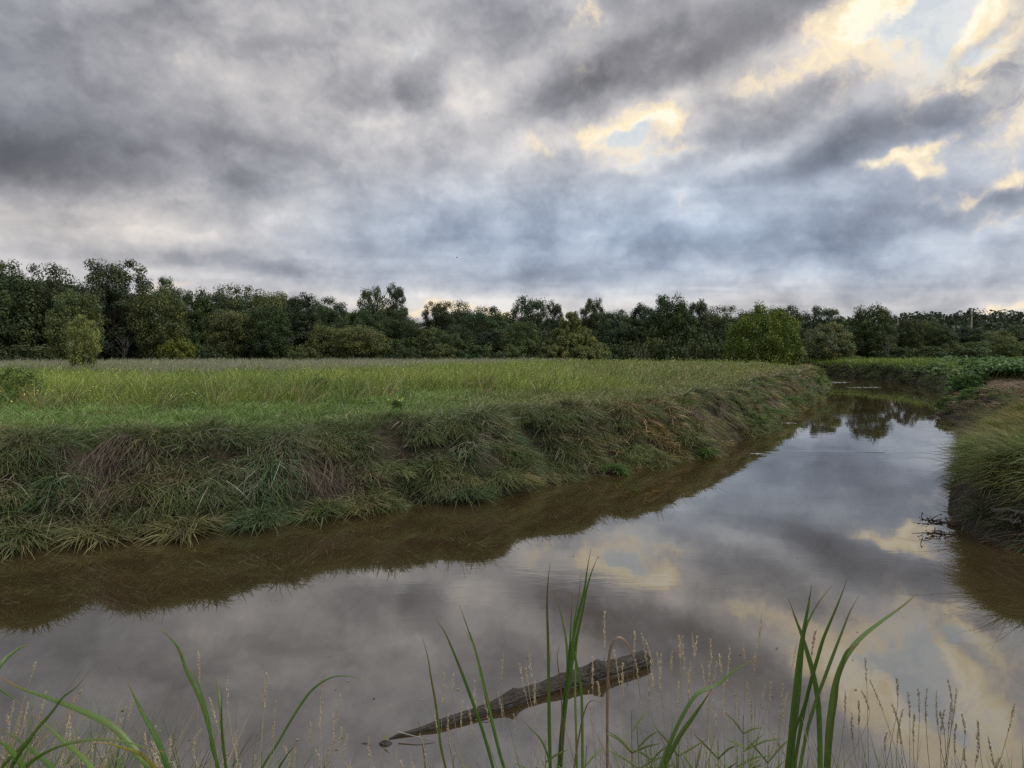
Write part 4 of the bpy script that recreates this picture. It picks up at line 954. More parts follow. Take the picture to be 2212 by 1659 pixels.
def anz(fx_, fa, o): return vnoise(np.stack([S_.ravel()*fx_+o, np.cos(twist.ravel())*fa+o, np.sin(twist.ravel())*fa], 1)).reshape(260, K)
plates = -np.abs(anz(5, 6, 3.))*1.0 + .45*anz(14, 9, 9.)+.5*anz(1.5, 2, 5.)
groove = -np.exp(-((anz(2.2, 7.5, 21.))/.13)**2)
cracks = -np.exp(-((anz(16, 4, 41.))/.10)**2)*.5
disp = ri[:, None]*(.15*plates+.30*groove+.14*cracks)
for (sx_, aa, hgt_, w_) in [(1.62, 1.3, .55, .06), (1.60, 4.6, .40, .07), (.85, 1.6, .45, .10), (.55, 1.4, .3, .12), (.62, 4.4, .35, .07), (2.25, 1.6, .3, .08), (2.62, 1.5, .9, .05), (1.3, 1.4, .35, .08)]:
    da = np.abs((A_-aa+np.pi) % (2*np.pi)-np.pi)
    disp += ri[:, None]*hgt_*1.5*np.exp(-((S_-sx_)/w_)**2-(da/.7)**2)*(1+.5*anz(20, 5, 2.))
V = V+unit(V-ci[:, None])*disp[:, :, None]-base
lg = thing('driftwood_log', tuple(base), 'dark furrowed log lying half sunk in the river behind the cattails', 'log')
link('bark', mesh_np('bark', V.reshape(-1, 3), [F], None, M_LOG, False), lg)
ring = V[0]; c0 = ring.mean(0); ax = unit((ci[0]-ci[5])[None])[0]
rings = [ring]+[c0+(ring-c0)*f_+ax*q_ for f_, q_ in ((.97, .006), (.7, .012), (.4, .004), (.12, .008))]
EV = np.concatenate(rings); EV += np.random.default_rng(3).normal(0, .0025, EV.shape)
EF = [[i*K+j, i*K+(j+1) % K, (i+1)*K+(j+1) % K, (i+1)*K+j] for i in range(4) for j in range(K)]
link('cut_end', mesh_np('cut_end', EV, [np.array(EF), np.array([[4*K+j for j in range(K)]])], None, M_LOGEND), lg)
def twig(parent, pts, r, name='twig', mat=M_BARK, org=None):
    p = np.array(pts)-(base if org is None else org); V, F = tube(p, np.linspace(r, r*.4, len(p)), 5)
    return link(name, mesh_np(name, V, [F], None, mat, True), parent)
def c6z(x, y, z): X_, Y_ = c6(x, y); return at_z(X_, Y_, z)
twig(lg, [c6z(1075, 410, .1), c6z(1062, 395, .12), c6z(1072, 375, .15)], .004)
twig(lg, [c6z(1690, 190, .14), c6z(1700, 170, .16), c6z(1695, 150, .19)], .004)
twig(lg, [c6z(1860, 285, .05), c6z(1870, 330, .02), c6z(1862, 370, .0)], .004)
twig(lg, [c6z(880, 570, .03), c6z(850, 600, .02), c6z(800, 612, .01)], .006)
o = thing('broken_reed', tuple(c6z(350, 735, .03)), 'pale broken reed stem lying across the thin end of the log', 'stem')
twig(o, [c6z(215, 700, .05), c6z(350, 735, .035), c6z(480, 757, .012)], .007, 'stem', M_STRAW and M_POLE, c6z(350, 735, .03))
p0 = c6z(125, 785, .0)
o = thing('root_stub', tuple(p0), 'dark root stub with a yellow-green leaf poking out of the shallow water', 'root')
def lump(name, c, r, parent, mat, seed, sq=(1, 1, .6), org=None):
    u_, v_ = np.meshgrid(np.linspace(0, np.pi, 9), np.linspace(0, 2*np.pi, 14, endpoint=False), indexing='ij')
    d = np.stack([np.sin(u_)*np.cos(v_), np.sin(u_)*np.sin(v_), np.cos(u_)], -1).reshape(-1, 3)
    rr = r*(1+.35*fbm(d*1.6+seed*5.1, 3)); V = d*rr[:, None]*np.array(sq)+np.array(c)-(0 if org is None else org)
    i = np.arange(8)[:, None]*14; j = np.arange(14)[None]; F = np.stack([i+j, i+14+j, i+14+(j+1) % 14, i+(j+1) % 14], -1).reshape(-1, 4)
    return link(name, mesh_np(name, V, [F], None, mat, True), parent)
lump('stub', (0, 0, .0), .042, o, M_LOG, 3, (1.3, .8, .6)); lump('stub', (-.17, .0, -.01), .03, o, M_LOG, 8, (1.3, .7, .5))
M_LIME = leaf_mat('lime_leaf', .3, .5, .1, .3, (.22, .26, .05))
link('leaf', mesh_np('leaf', [(-.03, 0, .03), (0, -.02, .05), (.035, 0, .085), (0, .02, .06)], [np.array([[0, 1, 2, 3]])], None, M_LIME), o)

# ------------------------------------------------------------------ stones, snags and the undercut right bank
def c3(x, y): return 1858+x*.32, 752+y*.32
for x, y, r, sq, label in ((783, 1203, .10, (1.5, .8, .5), 'flat pale stone at the waterline under the right bank'), (490, 468, .14, (1, .8, .7), 'small dark stone in the water off the mud bar'),
    (470, 472, .07, (1, .8, .7), 'tiny stone beside the small dark one off the mud bar'), (585, 452, .32, (1.6, 1, .6), 'brown mud lump at the tip of the grassy point'), (580, 541, .06, (1.2, 1, .6), 'small floating speck of wood in open water'),
    (650, 1195, .14, (1, .8, .5), 'dark mud lump under the arching grass'), (850, 1210, .06, (1.3, .8, .5), 'little stone right of the flat pale stone'),
    (1000, 1200, .10, (1.5, .8, .5), 'dark stone in the shadow under the right bank')):
    X_, Y_ = c3(x, y); p = at_z(X_, Y_, 0)
    o = lump('stone', (0, 0, .02), r, None, M_STONE if 'stone' in label and 'dark' not in label else M_SOIL, r*100, sq); o.location = tuple(p); tag(o, label, 'stone' if 'stone' in label else 'debris')
# layered planks of eroded wood in the undercut
for x0, y0, x1, y1, r, label in ((890, 1085, 1150, 1110, .028, 'upper grey weathered branch lying in the right bank undercut'), (920, 1120, 1160, 1135, .022, 'middle grey weathered branch in the right bank undercut'), (935, 1150, 1100, 1180, .026, 'lowest weathered branch in the right bank undercut')):
    a_, b_ = at_y(*c3(x0, y0), 11.6), at_y(*c3(x1, y1), 10.9)
    o = thing('bank_branch', tuple(a_), label, 'branch')
    t = np.linspace(0, 1, 14)[:, None]; p = (b_-a_)*t; p[:, 2] += .015*np.sin(t[:, 0]*9+x0); V, F = tube(p, r*(1+.2*np.sin(t[:, 0]*14+x0)), 10)
    V = V*1; link('wood', mesh_np('wood', V, [F], None, M_GREYBARK if r > .024 else M_BARK, True), o)
# snagged twigs with dead leaves
p0 = at_z(*c3(600, 1175), .12); p1 = at_z(*c3(470, 1188), .08)
o = thing('snagged_twigs', tuple(p1), 'tangle of black dead twigs snagged on the water beside the right bank', 'twigs')
rs = np.random.default_rng(5); tb = []; dead = []
for i in range(26):
    a_ = np.array([rs.uniform(-.16, .3), rs.uniform(-.10, .10), rs.uniform(-.02, .10)]); q_ = a_+rs.normal(0, 1, 3)*np.array([.12, .06, .05])
    tb.append(tube([a_, (a_+q_)/2+rs.normal(0, .02, 3), q_], [.009, .007, .004], 4)); dead += [q_, a_]
tb.append(tube([p0-p1+np.array([.25, 0, 0]), (p0-p1)*.5, np.zeros(3), np.array([-.3, .03, .02])], [.014, .012, .01, .004], 6))
V, F = join(tb); link('branches', mesh_np('branches', V, [F], None, M_BARK), o)
dead = np.array(dead)[rs.random(len(dead)) < .8]; link('dead_leaves', specks('dead_leaves', np.repeat(dead, 2, 0)+rs.normal(0, .02, (len(dead)*2, 3)), .022, np.tile([(.03, .02, .014)], (len(dead)*2, 1)), M_STRAW), o)['kind'] = 'stuff'
# twig far out by the left bank and pale flecks painting the riffle's highlights
p1 = at_z(1625, 981, .03); o = thing('floating_branch', tuple(p1), 'thin dead branch breaking the water off the left bank', 'branch')
twig(o, [p1+np.array(q_) for q_ in ((-.35, 0, -.02), (-.1, .05, .02), (.2, 0, .04), (.5, .05, .0))], .014, 'stem', M_BARK, p1)
twig(o, [p1+np.array(q_) for q_ in ((.1, .0, .02), (.22, .0, .13), (.3, .03, .17))], .010, 'twig', M_BARK, p1)
M_GLINT = bpy.data.materials.new('painted_riffle_glints'); M_GLINT.use_nodes = True
M_GLINT.node_tree.nodes['Principled BSDF'].inputs['Base Color'].default_value = (.45, .44, .42, 1); M_GLINT.node_tree.nodes['Principled BSDF'].inputs['Roughness'].default_value = .5
fp = []
for px, py, rx, ry, n in ((1812, 826, 26, 1.0, 70), (1865, 837, 42, 1.2, 70), (1638, 980, 14, .8, 24), (1700, 914, 22, 1.0, 30)):
    for _ in range(n): fp.append(at_z(px+rs.normal(0, rx*.5), py+rs.normal(0, ry*.6), .006))
fp = np.array(fp); s_ = fp[:, 1]*.0009*rs.uniform(.5, 1.4, len(fp)); aa = rs.uniform(0, 6.28, (len(fp), 6))
th = np.linspace(0, 2*np.pi, 6, endpoint=False)[None]+aa*.08
V = np.stack([fp[:, 0:1]+np.cos(th)*s_[:, None]*2.2, fp[:, 1:2]+np.sin(th)*s_[:, None], np.repeat(fp[:, 2:3], 6, 1)+rs.uniform(0, .003, (len(fp), 1))], -1).reshape(-1, 3)
tag(link('painted_riffle_glints', mesh_np('painted_riffle_glints', V, [(np.arange(len(fp))*6)[:, None]+np.arange(6)[None]], None, M_GLINT)), kind='stuff')

n = 420; fx2 = np.exp(rs.uniform(math.log(5), math.log(40), n)); fs = np.stack([fx2*rs.uniform(-.75, .75, n), fx2], 1)
kf = river_sd(fs[:, 0], fs[:, 1]) < -.15; fs = fs[kf]; fs = fs[rs.random(len(fs)) < .35+.65*(np.abs(river_sd(fs[:, 0], fs[:, 1])) < 1.2)]
V, C_, f = leaves_flat(np.column_stack([fs, np.full(len(fs), .006)]), rs.uniform(.006, .016, len(fs))*(1+fs[:, 1]*.03), pick([(.30, .27, .2), (.10, .07, .04), (.18, .16, .07)], len(fs)), 30.)
tag(link('floating_litter', mesh_np('floating_litter', V, [f], C_, M_STRAW)), kind='stuff')

# bird in the sky
pb = at_y(987, 556, 70.0)
o = thing('flying_bird', tuple(pb), 'tiny dark bird high in the clouds above the middle of the wood', 'bird')
M_BIRD = bark_mat('bird_feathers', (.015, .015, .018), (.04, .04, .045), 20, .0)
lump('body', (0, 0, 0), .045, o, M_BIRD, 2, (1.9, .8, .8))
for q_ in (-1, 1):
    link('wing', mesh_np('wing', [(-.03, 0, .01), (.05, 0, .01), (.03, q_*.08, .04), (-.04, q_*.17, .03), (-.05, q_*.08, .035)], [np.array([[0, 1, 2, 3, 4]])], None, M_BIRD), o)

# ------------------------------------------------------------------ foreground: cattails
def spline(pts, n):
    pts = np.array(pts, float); m_ = len(pts); ext = np.vstack([2*pts[0]-pts[1], pts, 2*pts[-1]-pts[-2]])
    out = []
    for t in np.linspace(0, m_-1, n):
        i = min(int(t), m_-2); f_ = t-i; p0_, p1_, p2_, p3_ = ext[i:i+4]
        out.append(.5*((2*p1_)+(-p0_+p2_)*f_+(2*p0_-5*p1_+4*p2_-p3_)*f_**2+(-p0_+3*p1_-3*p2_+p3_)*f_**3))
    return np.array(out)
def cR(p): return [(1106+x*.5, 1194.5+y*.5) for x, y in p]
def cL(p): return [(x*.5, 1194.5+y*.5) for x, y in p]
def leaf_mesh(path, width, org, col, tipc, prof=None, fold=.25, twist=0.0):
    """strap leaf: gutter-shaped cross section, path runs tip -> base"""
    n = len(path); t = np.linspace(0, 1, n)
    tg = unit(np.gradient(path, axis=0)); view = unit(path-np.array([0, 0, EYE])); side = unit(np.cross(tg, view))
    nrm = np.cross(side, tg); a = twist*np.sin(t*5)[:, None]; sd2 = side*np.cos(a)+nrm*np.sin(a); nr2 = np.cross(sd2, tg)
    w = width*(prof(t) if prof else np.minimum(1, (t/.35))**.8)*.5
    w = np.maximum(w, .0008)
    V = np.stack([path-sd2*w[:, None]+nr2*(fold*w)[:, None], path-sd2*(.45*w)[:, None], path+sd2*(.45*w)[:, None], path+sd2*w[:, None]+nr2*(fold*w)[:, None]], 1)-org
    C = np.array(col)[None]*(.85+.3*rng.random())*np.ones((n, 3)); ft = np.clip(1-t/.14, 0, 1)[:, None]; C = C*(1-ft)+np.array(tipc)*ft
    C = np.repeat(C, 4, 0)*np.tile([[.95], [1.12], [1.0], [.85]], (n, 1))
    i = (np.arange(n-1)*4)[:, None]; F = np.concatenate([i+np.array([[j, j+1, j+5, j+4]]) for j in range(3)])
    return mesh_np('leaf', V.reshape(-1, 3), [F], C, M_CAT, True)
CG = (.075, .140, .034); CG2 = (.10, .165, .045); TIP = (.26, .13, .07); DRY = (.17, .115, .085)
def cattail(label, D, base_px, leaves, group=None, name='cattail_plant'):
    bx = at_y(base_px, 1659, D)[0]; g0 = ground_at(bx, D)
    g0 = max(g0, -.05); org = np.array([bx, D, g0]); o = thing(name, tuple(org), label, 'cattail', group)
    for pts, wpx, *rest in leaves:
        dj = rest[1] if len(rest) > 1 else rng.uniform(-.15, .15); cl = rest[0] if rest and rest[0] is not None else (CG if rng.random() < .6 else CG2)
        n = len(pts); P3_ = [at_y(x, y, D+dj*(1-i/(n-1))) for i, (x, y) in enumerate(pts)]
        last = P3_[-1]; dv_ = last-P3_[-2]; dn = min(dv_[2], -.3*abs(dv_[0]), -.02); fall = last[2]-g0; sx_ = max(-.35, min(.35, dv_[0]/abs(dn)))
        l2 = last+dv_*.9+np.array([0, 0, -.03]); P3_.append(l2); fall = max(l2[2]-g0, .05)
        P3_.append(l2+np.array([sx_*fall*.45, 0, -fall*.5])); P3_.append(np.array([l2[0]+sx_*fall*.65, D, g0]))
        path = spline(P3_, 34); wd = wpx/FPX*D*.74
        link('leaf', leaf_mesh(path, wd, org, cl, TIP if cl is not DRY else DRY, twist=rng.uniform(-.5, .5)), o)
    return o
cattail('large cattail clump with crossing dark blades at the right foreground', 2.3, 1740, [
 (cR([(1195, 195), (1222, 275), (1250, 350), (1275, 430), (1300, 520), (1322, 640), (1330, 800), (1332, 929)]), 15, None, .1),
 (cR([(1295, 140), (1280, 230), (1262, 330), (1243, 450), (1225, 600), (1205, 780), (1190, 929)]), 15, None, -.1),
 (cR([(1385, 140), (1335, 200), (1290, 275), (1262, 350), (1250, 480), (1240, 620), (1222, 780), (1210, 929)]), 9),
 (cR([(1448, 110), (1420, 190), (1385, 275), (1345, 370), (1318, 460), (1285, 580), (1250, 740), (1220, 929)]), 10),
 (cR([(1499, 185), (1462, 250), (1430, 330), (1395, 420), (1350, 540), (1310, 650), (1275, 770), (1245, 929)]), 10),
 (cR([(1770, 155), (1700, 220), (1610, 285), (1530, 345), (1475, 400), (1430, 470), (1395, 570), (1378, 680), (1366, 800), (1362, 929)]), 17, None, .15),
 (cR([(1500, 395), (1450, 420), (1425, 480), (1400, 560), (1390, 640), (1378, 720), (1366, 850), (1362, 929)]), 19, None, -.05),
 (cR([(1245, 380), (1238, 470), (1228, 560), (1215, 700), (1200, 929)]), 9), (cR([(1305, 480), (1290, 560), (1255, 680), (1215, 800), (1200, 929)]), 7)])
cattail('cattail with two long blades arching right, between centre clump and large clump', 2.4, 1420, [
 (cR([(1085, 435), (1020, 475), (960, 510), (900, 560), (850, 585), (800, 610), (755, 670), (700, 780), (645, 929)]), 11),
 (cR([(862, 590), (820, 655), (775, 720), (720, 800), (655, 929)]), 13, None, -.05)])
cattail('dense centre cattail clump of narrow upright blades before the log', 2.7, 1210, [
 (cR([(342, -20), (325, 70), (313, 160), (290, 250), (262, 380), (245, 520), (225, 680), (205, 929)]), 9),
 (cR([(372, 15), (345, 80), (322, 160), (300, 270), (272, 400), (250, 540), (228, 700), (212, 929)]), 9),
 (cR([(165, 40), (155, 130), (151, 230), (155, 380), (158, 560), (162, 740), (166, 929)]), 9),
 (cR([(175, 140), (200, 220), (222, 310), (237, 400), (240, 520), (228, 680), (210, 929)]), 8),
 (cR([(296, 95), (288, 190), (268, 300), (262, 400), (278, 480), (298, 580), (303, 720), (305, 929)]), 8),
 (cR([(262, 170), (256, 290), (248, 420), (235, 560), (215, 740), (200, 929)]), 8), (cR([(300, 260), (285, 360), (275, 480), (274, 640), (278, 800), (280, 929)]), 7),
 (cR([(168, 420), (160, 520), (158, 640), (160, 780), (165, 929)]), 8), (cR([(205, 405), (195, 450), (205, 540), (215, 660), (212, 929)]), 4, DRY),
 (cR([(38, 712), (80, 760), (120, 800), (150, 860), (165, 929)]), 6), (cR([(395, 650), (340, 640), (312, 690), (292, 780), (268, 929)]), 5, DRY)])
cattail('dry brown cattail blade bent over in an arch beside the log end', 2.7, 1312, [
 (cR([(553, 620), (547, 560), (535, 490), (517, 430), (495, 388), (470, 365), (448, 370), (430, 400), (418, 460), (413, 560), (412, 700), (412, 929)]), 8, DRY, .05)], name='bent_cattail_leaf')
cattail('pair of tall cattail blades crossing the dark log left of centre', 2.6, 1085, [
 (cL([(1985, 225), (2015, 310), (2050, 410), (2078, 520), (2105, 640), (2135, 770), (2160, 870), (2178, 929)]), 10),
 (cL([(1878, 280), (1920, 340), (1960, 430), (2000, 530), (2030, 610), (2062, 700), (2095, 800), (2130, 929)]), 9),
 (cL([(2003, 325), (2025, 360), (2045, 400), (2060, 450), (2080, 540), (2110, 660), (2150, 820), (2178, 929)]), 5)])
cattail('single slim cattail blade standing left of the log tip', 2.7, 960, [
 (cL([(1825, 365), (1848, 450), (1862, 540), (1880, 640), (1893, 740), (1905, 840), (1925, 929)]), 7), (cL([(1806, 725), (1818, 780), (1828, 850), (1838, 929)]), 4, DRY)])
cattail('cattail with yellowing tips left of centre standing over open water', 2.4, 475, [
 (cL([(672, 320), (715, 350), (755, 390), (780, 435), (805, 510), (845, 590), (880, 680), (905, 770), (925, 850), (938, 929)]), 9),
 (cL([(793, 478), (830, 520), (858, 570), (885, 660), (905, 740), (915, 830), (942, 929)]), 9),
 (cL([(905, 537), (935, 548), (943, 600), (950, 650), (955, 720), (965, 820), (975, 929)]), 8), (cL([(958, 608), (957, 680), (958, 760), (965, 850), (977, 929)]), 7)])
cattail('cattail blade arching over to the right like a bow, left half', 2.5, 565, [
 (cL([(1572, 552), (1520, 535), (1460, 532), (1410, 548), (1350, 590), (1300, 655), (1250, 735), (1195, 830), (1132, 929)]), 7),
 (cL([(1280, 825), (1250, 860), (1225, 895), (1205, 929)]), 6)])
cattail('broad cattail blade leaning left before the left bottom grasses', 2.0, 350, [
 (cL([(545, 545), (580, 620), (615, 690), (655, 760), (685, 820), (705, 870), (722, 929)]), 15)])
cattail('large cattail clump sprawling out of the bottom left corner', 1.75, 60, [
 (cL([(-30, 520), (80, 580), (220, 630), (360, 685), (480, 745), (560, 825), (610, 890), (650, 929)]), 19, CG2, .05),
 (cL([(140, 695), (210, 755), (275, 815), (335, 865), (400, 935)]), 14), (cL([(-20, 750), (70, 800), (150, 860), (210, 915), (240, 950)]), 15),
 (cL([(98, 668), (70, 640), (20, 605), (-40, 572), (-130, 560), (-220, 600), (-300, 720)]), 7), (cL([(380, 520), (330, 580), (270, 625), (230, 680), (170, 750), (120, 810), (60, 870), (0, 940)]), 9),
 (cL([(135, 395), (85, 410), (45, 440), (5, 480), (-40, 560)]), 12, None, .1), (cL([(-40, 790), (20, 830), (70, 880), (110, 940)]), 17, CG2),
 (cL([(715, 862), (640, 845), (540, 815), (440, 805), (330, 815), (220, 850), (120, 920)]), 8), (cL([(400, 818), (470, 825), (540, 845), (600, 865), (640, 900), (680, 940)]), 10, (.20, .17, .05)),
 (cL([(495, 870), (510, 900), (520, 935)]), 12), (cL([(365, 820), (280, 830), (190, 865), (110, 920)]), 7), (cL([(170, 750), (130, 810), (90, 860), (50, 929)]), 10)])

# ------------------------------------------------------------------ foreground: dry canary grass with seed heads
SPK = {}
def seed_head(path, org, n, size, col):
    m_ = len(path); t = np.sort(rng.uniform(0, 1, n)); i = t*(m_-1); a0 = np.minimum(i.astype(int), m_-2); f_ = (i-a0)[:, None]
    c = path[a0]*(1-f_)+path[a0+1]*f_; tg = unit(path[0]-path[-1]); ph = rng.uniform(0, 6.28, n)
    u_ = unit(np.cross(tg, [.3, .8, .1])); v_ = np.cross(tg, u_)
    rad_ = np.cos(ph)[:, None]*u_+np.sin(ph)[:, None]*v_; prof = np.sin(np.clip(t, .06, .96)*np.pi)**.7*size*.26
    c = c+rad_*(prof*rng.uniform(.2, 1, n))[:, None]; ax_ = unit(tg*1.0+rad_*.35+rng.normal(0, .12, (n, 3))); sd2 = unit(np.cross(ax_, rng.normal(size=(n, 3))))
    L = (size*rng.uniform(.7, 1.2, n))[:, None]; w = L*.14
    V = np.stack([c, c+ax_*L*.45-sd2*w, c+ax_*L, c+ax_*L*.45+sd2*w], 1).reshape(-1, 3)-org
    return mesh_np('seed_head', V, [(np.arange(n)*4)[:, None]+np.arange(4)[None]], np.repeat(np.array(col)*rng.uniform(.75, 1.25, (n, 1)), 4, 0), M_STRAW)
ST = (.48, .41, .33); ST2 = (.30, .25, .20)
def stalk(parent, org, D, tip, lean, col, bend=0.0, head=62, wire=.0011):
    tx, ty = tip; base_y = 1700
    h_ = base_y-ty; bx_ = tx+lean*h_
    p = [at_y(tx, ty, D), at_y(tx+bend*6+lean*h_*.06, ty+h_*.07+abs(bend)*2, D), at_y(tx+lean*h_*.25+bend*14, ty+h_*.28, D), at_y(tx+lean*h_*.6+bend*8, ty+h_*.6, D), at_y(bx_, base_y, D)]
    b = p[-1]; g0 = ground_at(b[0], D); p.append(np.array([b[0]+lean*.1, D, max(g0, 0)-.02]))
    path = spline(p, 26); V, F = tube(path-org, np.linspace(wire*.7, wire*1.4, 26)*(D/2.6), 3)
    C = np.tile(np.array(col), (len(V), 1)); s = link('stalk', mesh_np('stalk', V, [F], C, M_STRAW), parent)
    hl = head*rng.uniform(.65, 1.35)/FPX*D; cum = np.concatenate([[0], np.cumsum(np.linalg.norm(np.diff(path, axis=0), axis=1))])
    hp = np.stack([np.interp(np.linspace(0, hl, 8), cum, path[:, j]) for j in range(3)], 1)
    link('seed_head', seed_head(hp, org, int(74*rng.uniform(.7, 1.2)), .0105*D/2.6, np.array(col)*1.05), s)
def clump(label, D, tips, col=ST, wire=.0011, head=62, name='dry_grass_clump'):
    bx = np.mean([t[0] for t in tips]); b = at_y(bx, 1659, D); g0 = max(ground_at(b[0], D), 0); org = np.array([b[0], D, g0])
    o = thing(name, tuple(org), label, 'grass')
    for t in tips: stalk(o, org, D+rng.uniform(-.12, .12), t[:2], t[2] if len(t) > 2 else rng.uniform(-.12, .12), col, t[3] if len(t) > 3 else rng.uniform(-.6, .6), head, wire)
    return o
def tl(lst): return [((x*.5), 1194.5+y*.5, *r) for x, y, *r in lst]
def tr(lst): return [((1106+x*.5), 1194.5+y*.5, *r) for x, y, *r in lst]
clump('clump of pale dry seed stalks at the far bottom left corner', 2.2, tl([(155, 475, -.3), (200, 597, -.35), (60, 640, -.2), (30, 700, -.1), (120, 650, -.3), (90, 690, -.3), (10, 800, -.1), (180, 735, -.5), (350, 595, -.6), (325, 620, -.6), (-20, 720, -.1)]), wire=.0013)
clump('dry grass clump right of the corner clump, seed heads at mixed heights', 2.2, tl([(297, 712, -.1), (290, 740, -.12), (420, 780, -.35), (410, 800, -.3), (575, 640, -.45), (545, 665, -.4), (480, 760, -.4), (250, 790, -.3), (450, 870, -.2), (340, 800, -.2), (520, 720, -.3)]))
clump('low dry grass with nodding seed heads under the broad leaning blade', 2.3, tl([(680, 745, .35, -1.5), (735, 800, -.1), (625, 780, .3), (660, 815, .3), (655, 850, .3), (600, 900, .1), (640, 870, .2)]))
clump('dry grass stalks with the tallest head above the yellow-tipped cattail', 2.5, tl([(856, 430, -.03, .3), (867, 765, -.6), (905, 630, .25), (985, 540, .1), (845, 820, .2), (1020, 770, .1), (1030, 800, .02), (960, 890, -.3)]))
clump('group of seed stalks with two thick heads left of the bow-shaped blade', 2.5, tl([(1152, 522, -.06), (1148, 570, -.08), (1193, 640, -.03), (1182, 710, -.1), (1230, 840, .1), (1270, 840, -.1), (1340, 732, -.12), (1105, 870, .0)]))
clump('seed stalks crossing the bow-shaped blade', 2.5, tl([(1400, 522, -.02), (1395, 650, -.03), (1470, 620, -.12), (1440, 700, -.15), (1475, 760, -.18), (1440, 780, -.2), (1500, 790, -.2), (1365, 855, .1), (1420, 850, -.1), (1510, 905, .3)]))
clump('few low seed stalks beside the thin end of the log', 2.6, tl([(1593, 800, .15), (1490, 905, .5), (1780, 870, .35), (1812, 790, .15), (1730, 900, .1)]))
clump('thin pale seed stalks standing before the thin half of the log', 2.9, tl([(1920, 515, -.05), (1962, 525, .08), (2052, 555, .2), (2000, 645, .02), (1935, 700, .1), (2022, 660, .2), (1885, 650, .15), (2090, 640, .1), (1970, 870, .0)]), wire=.0009)
clump('thin stalks with pale heads rising above the log beside the centre clump', 2.9, tr([(-37, 440, .06), (75, 420, .2), (35, 482, .25), (60, 500, .2), (100, 560, .1), (-60, 600, .1), (10, 700, .1)]), wire=.0009)
clump('dry stalks in front of the log between centre clump and bent leaf', 3.0, tr([(350, 455, .03), (400, 258, .12), (440, 420, .1), (370, 560, .05), (330, 600, .1), (480, 480, .1)]), wire=.0009)
clump('pale seed stalks at the cut end of the log', 3.0, tr([(530, 345, -.01), (560, 350, .1), (578, 380, .25), (625, 430, .08), (645, 445, .1), (590, 540, -.03), (600, 470, .15), (535, 470, .05)]), wire=.0009)
clump('thick row of pale seed stalks right of the log end', 3.1, tr([(720, 357, -.04), (735, 362, .06), (778, 352, -.02), (800, 356, -.08), (775, 470, .02), (722, 560, .1), (740, 400, .15), (820, 490, .1), (690, 430, .0), (760, 520, -.05)]), wire=.0009)
clump('dry stalks behind the arching double blade', 3.1, tr([(857, 377, -.06), (885, 475, -.1), (940, 403, -.12), (895, 440, .1), (915, 570, .02), (850, 470, -.1), (835, 600, .0), (870, 640, .1)]), wire=.0009)
clump('faint tall seed stalks right of the arching double blade', 3.3, tr([(1000, 396, -.02), (1050, 440, -.05), (1080, 265, -.06), (1070, 330, -.04), (1015, 560, .05), (970, 592, .0), (985, 640, .05), (1030, 645, .0)]), wire=.0009)
clump('short dry stalks just left of the large cattail clump', 3.2, tr([(1100, 545, -.12), (1120, 558, -.02), (1170, 570, -.04), (1230, 400, -.12), (1190, 610, -.2), (1130, 780, -.35), (1160, 690, -.1)]), wire=.0009)
clump('dark seed stalks directly right of the large cattail clump', 3.0, tr([(1525, 460, .03), (1512, 600, -.25, 2.0), (1548, 552, .35), (1500, 640, .0), (1440, 600, -.1), (1310, 340, -.05), (1470, 700, .1)]), ST2, wire=.0009)
clump('dark seed stalks standing over the reflected bright cloud', 3.0, tr([(1662, 545, -.12), (1710, 602, .02), (1640, 650, .2), (1755, 590, -.02), (1665, 720, .1), (1690, 680, -.1), (1620, 780, .1), (1740, 700, .0)]), ST2, wire=.0010)
clump('dark bristly seed stalks right of the reflected bright cloud', 2.9, tr([(1793, 588, .03), (1883, 550, -.02, .8), (1920, 588, -.15), (1835, 600, .1), (1870, 680, -.05), (1900, 640, -.08), (1850, 690, .1)]), ST2, wire=.0011)
clump('last dark seed stalks near the bottom right corner', 3.0, tr([(1945, 702, -.04), (1922, 740, .0), (2012, 730, .1), (2005, 790, -.1), (2172, 652, -.25), (2110, 890, -.1), (2060, 800, .2), (2120, 920, -.05), (1960, 840, .1)]), ST2, wire=.0009)

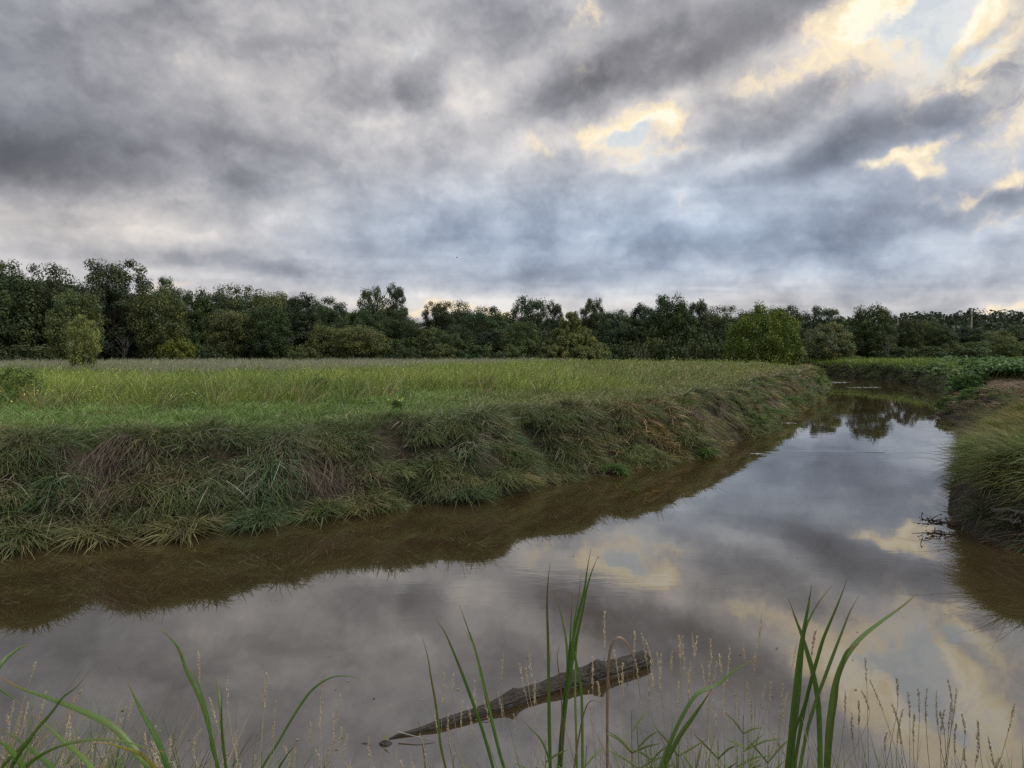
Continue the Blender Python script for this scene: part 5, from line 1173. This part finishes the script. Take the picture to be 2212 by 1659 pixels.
# young leafy reeds along the bottom
def reed(px, top, D, lean, label, group=None, h=1.0):
    b = at_y(px, 1659, D); g0 = max(ground_at(b[0], D), 0); org = np.array([b[0], D, g0]); t_ = at_y(px+lean*(1659-top), top, D)
    o = thing('young_reed', tuple(org), label, 'reed', group)
    path = spline([np.array([0, 0, 0.]), (t_-org)*.5+np.array([rng.normal(0, .01), 0, 0]), t_-org], 12); V, F = tube(path, np.linspace(.0032, .0012, 12), 5)
    c = np.array((.115, .16, .045)); link('stem', mesh_np('stem', V, [F], np.tile(c, (len(V), 1)), M_CAT, True), o)
    H = t_[2]-org[2]
    for i in range(11):
        f_ = .45+.55*(i+rng.random()*.5)/11; q_ = path[min(11, int(f_*11))]; a = (i % 2)*math.pi+rng.normal(0, .5); L = .12*rng.uniform(.6, 1.4)
        d = np.array([math.cos(a), math.sin(a)*.6, rng.uniform(.5, 1.2)]); d = d/np.linalg.norm(d)
        pth = spline([q_, q_+d*L*.5, q_+d*L+np.array([0, 0, -L*.22*rng.random()])], 7)[::-1]+org
        link('leaf', leaf_mesh(pth, .0075, org, c*rng.uniform(.7, 1.2), c, prof=lambda t: np.sin(np.clip(t, .03, 1)*2.6)**.8), o)
for i, (px, top, D, ln) in enumerate(((1362, 1535, 2.7, .02), (1385, 1570, 2.6, -.1), (1400, 1600, 2.6, .12), (1470, 1590, 2.6, -.05), (1500, 1625, 2.5, .1), (1548, 1600, 2.7, .05), (1600, 1545, 2.9, .05), (1620, 1580, 2.8, -.05), (1588, 1615, 2.6, .1), (1190, 1600, 2.5, -.2), (1260, 1610, 2.5, .15), (1655, 1610, 2.7, .1))):
    reed(px, top, D, ln, ['slim leafy green reed among the dry stalks below the log end', 'low leafy reed leaning left below the log end', 'low leafy reed with spread leaves below the log end', 'leafy reed left of the thick row of seed stalks', 'short leafy reed at the bottom edge under the arching blade', 'leafy reed right of the arching double blade base',
        'tallest pale leafy reed left of the large cattail clump', 'leafy reed leaning on the tallest pale one', 'short reed in front of the tallest pale one', 'leafy reed leaning left out of the centre clump', 'leafy reed leaning right out of the centre clump', 'leafy reed at the foot of the large cattail clump'][i])
# ground grass of the near bank
n = 1100; xy = np.stack([rng.uniform(-3.4, 3.4, n), rng.uniform(1.7, 3.6, n)], 1)
z = ground_z(xy[:, 0], xy[:, 1]); lim = EYE-.61*xy[:, 1]
hgt = np.clip(lim-z-.04+ss(-xy[:, 0], .7, 2.0)*.34+np.exp(-((xy[:, 0]-.8)/.7)**2)*.16, .15, 1.7)*rng.uniform(.82, 1.02, n)
c = pick([(.08, .125, .035), (.10, .14, .04), (.24, .19, .12), (.06, .10, .03)], n, [.3, .25, .3, .15])
parts = [tufts(np.column_stack([xy, z-.02]), np.tile([0, 0, 1.0], (n, 1)), 12, .10, hgt, .0075, .26, c, .25, nseg=3)]
tag(link('near_bank_grass', blade_mesh('near_bank_grass', parts, M_GRASS)), kind='stuff')
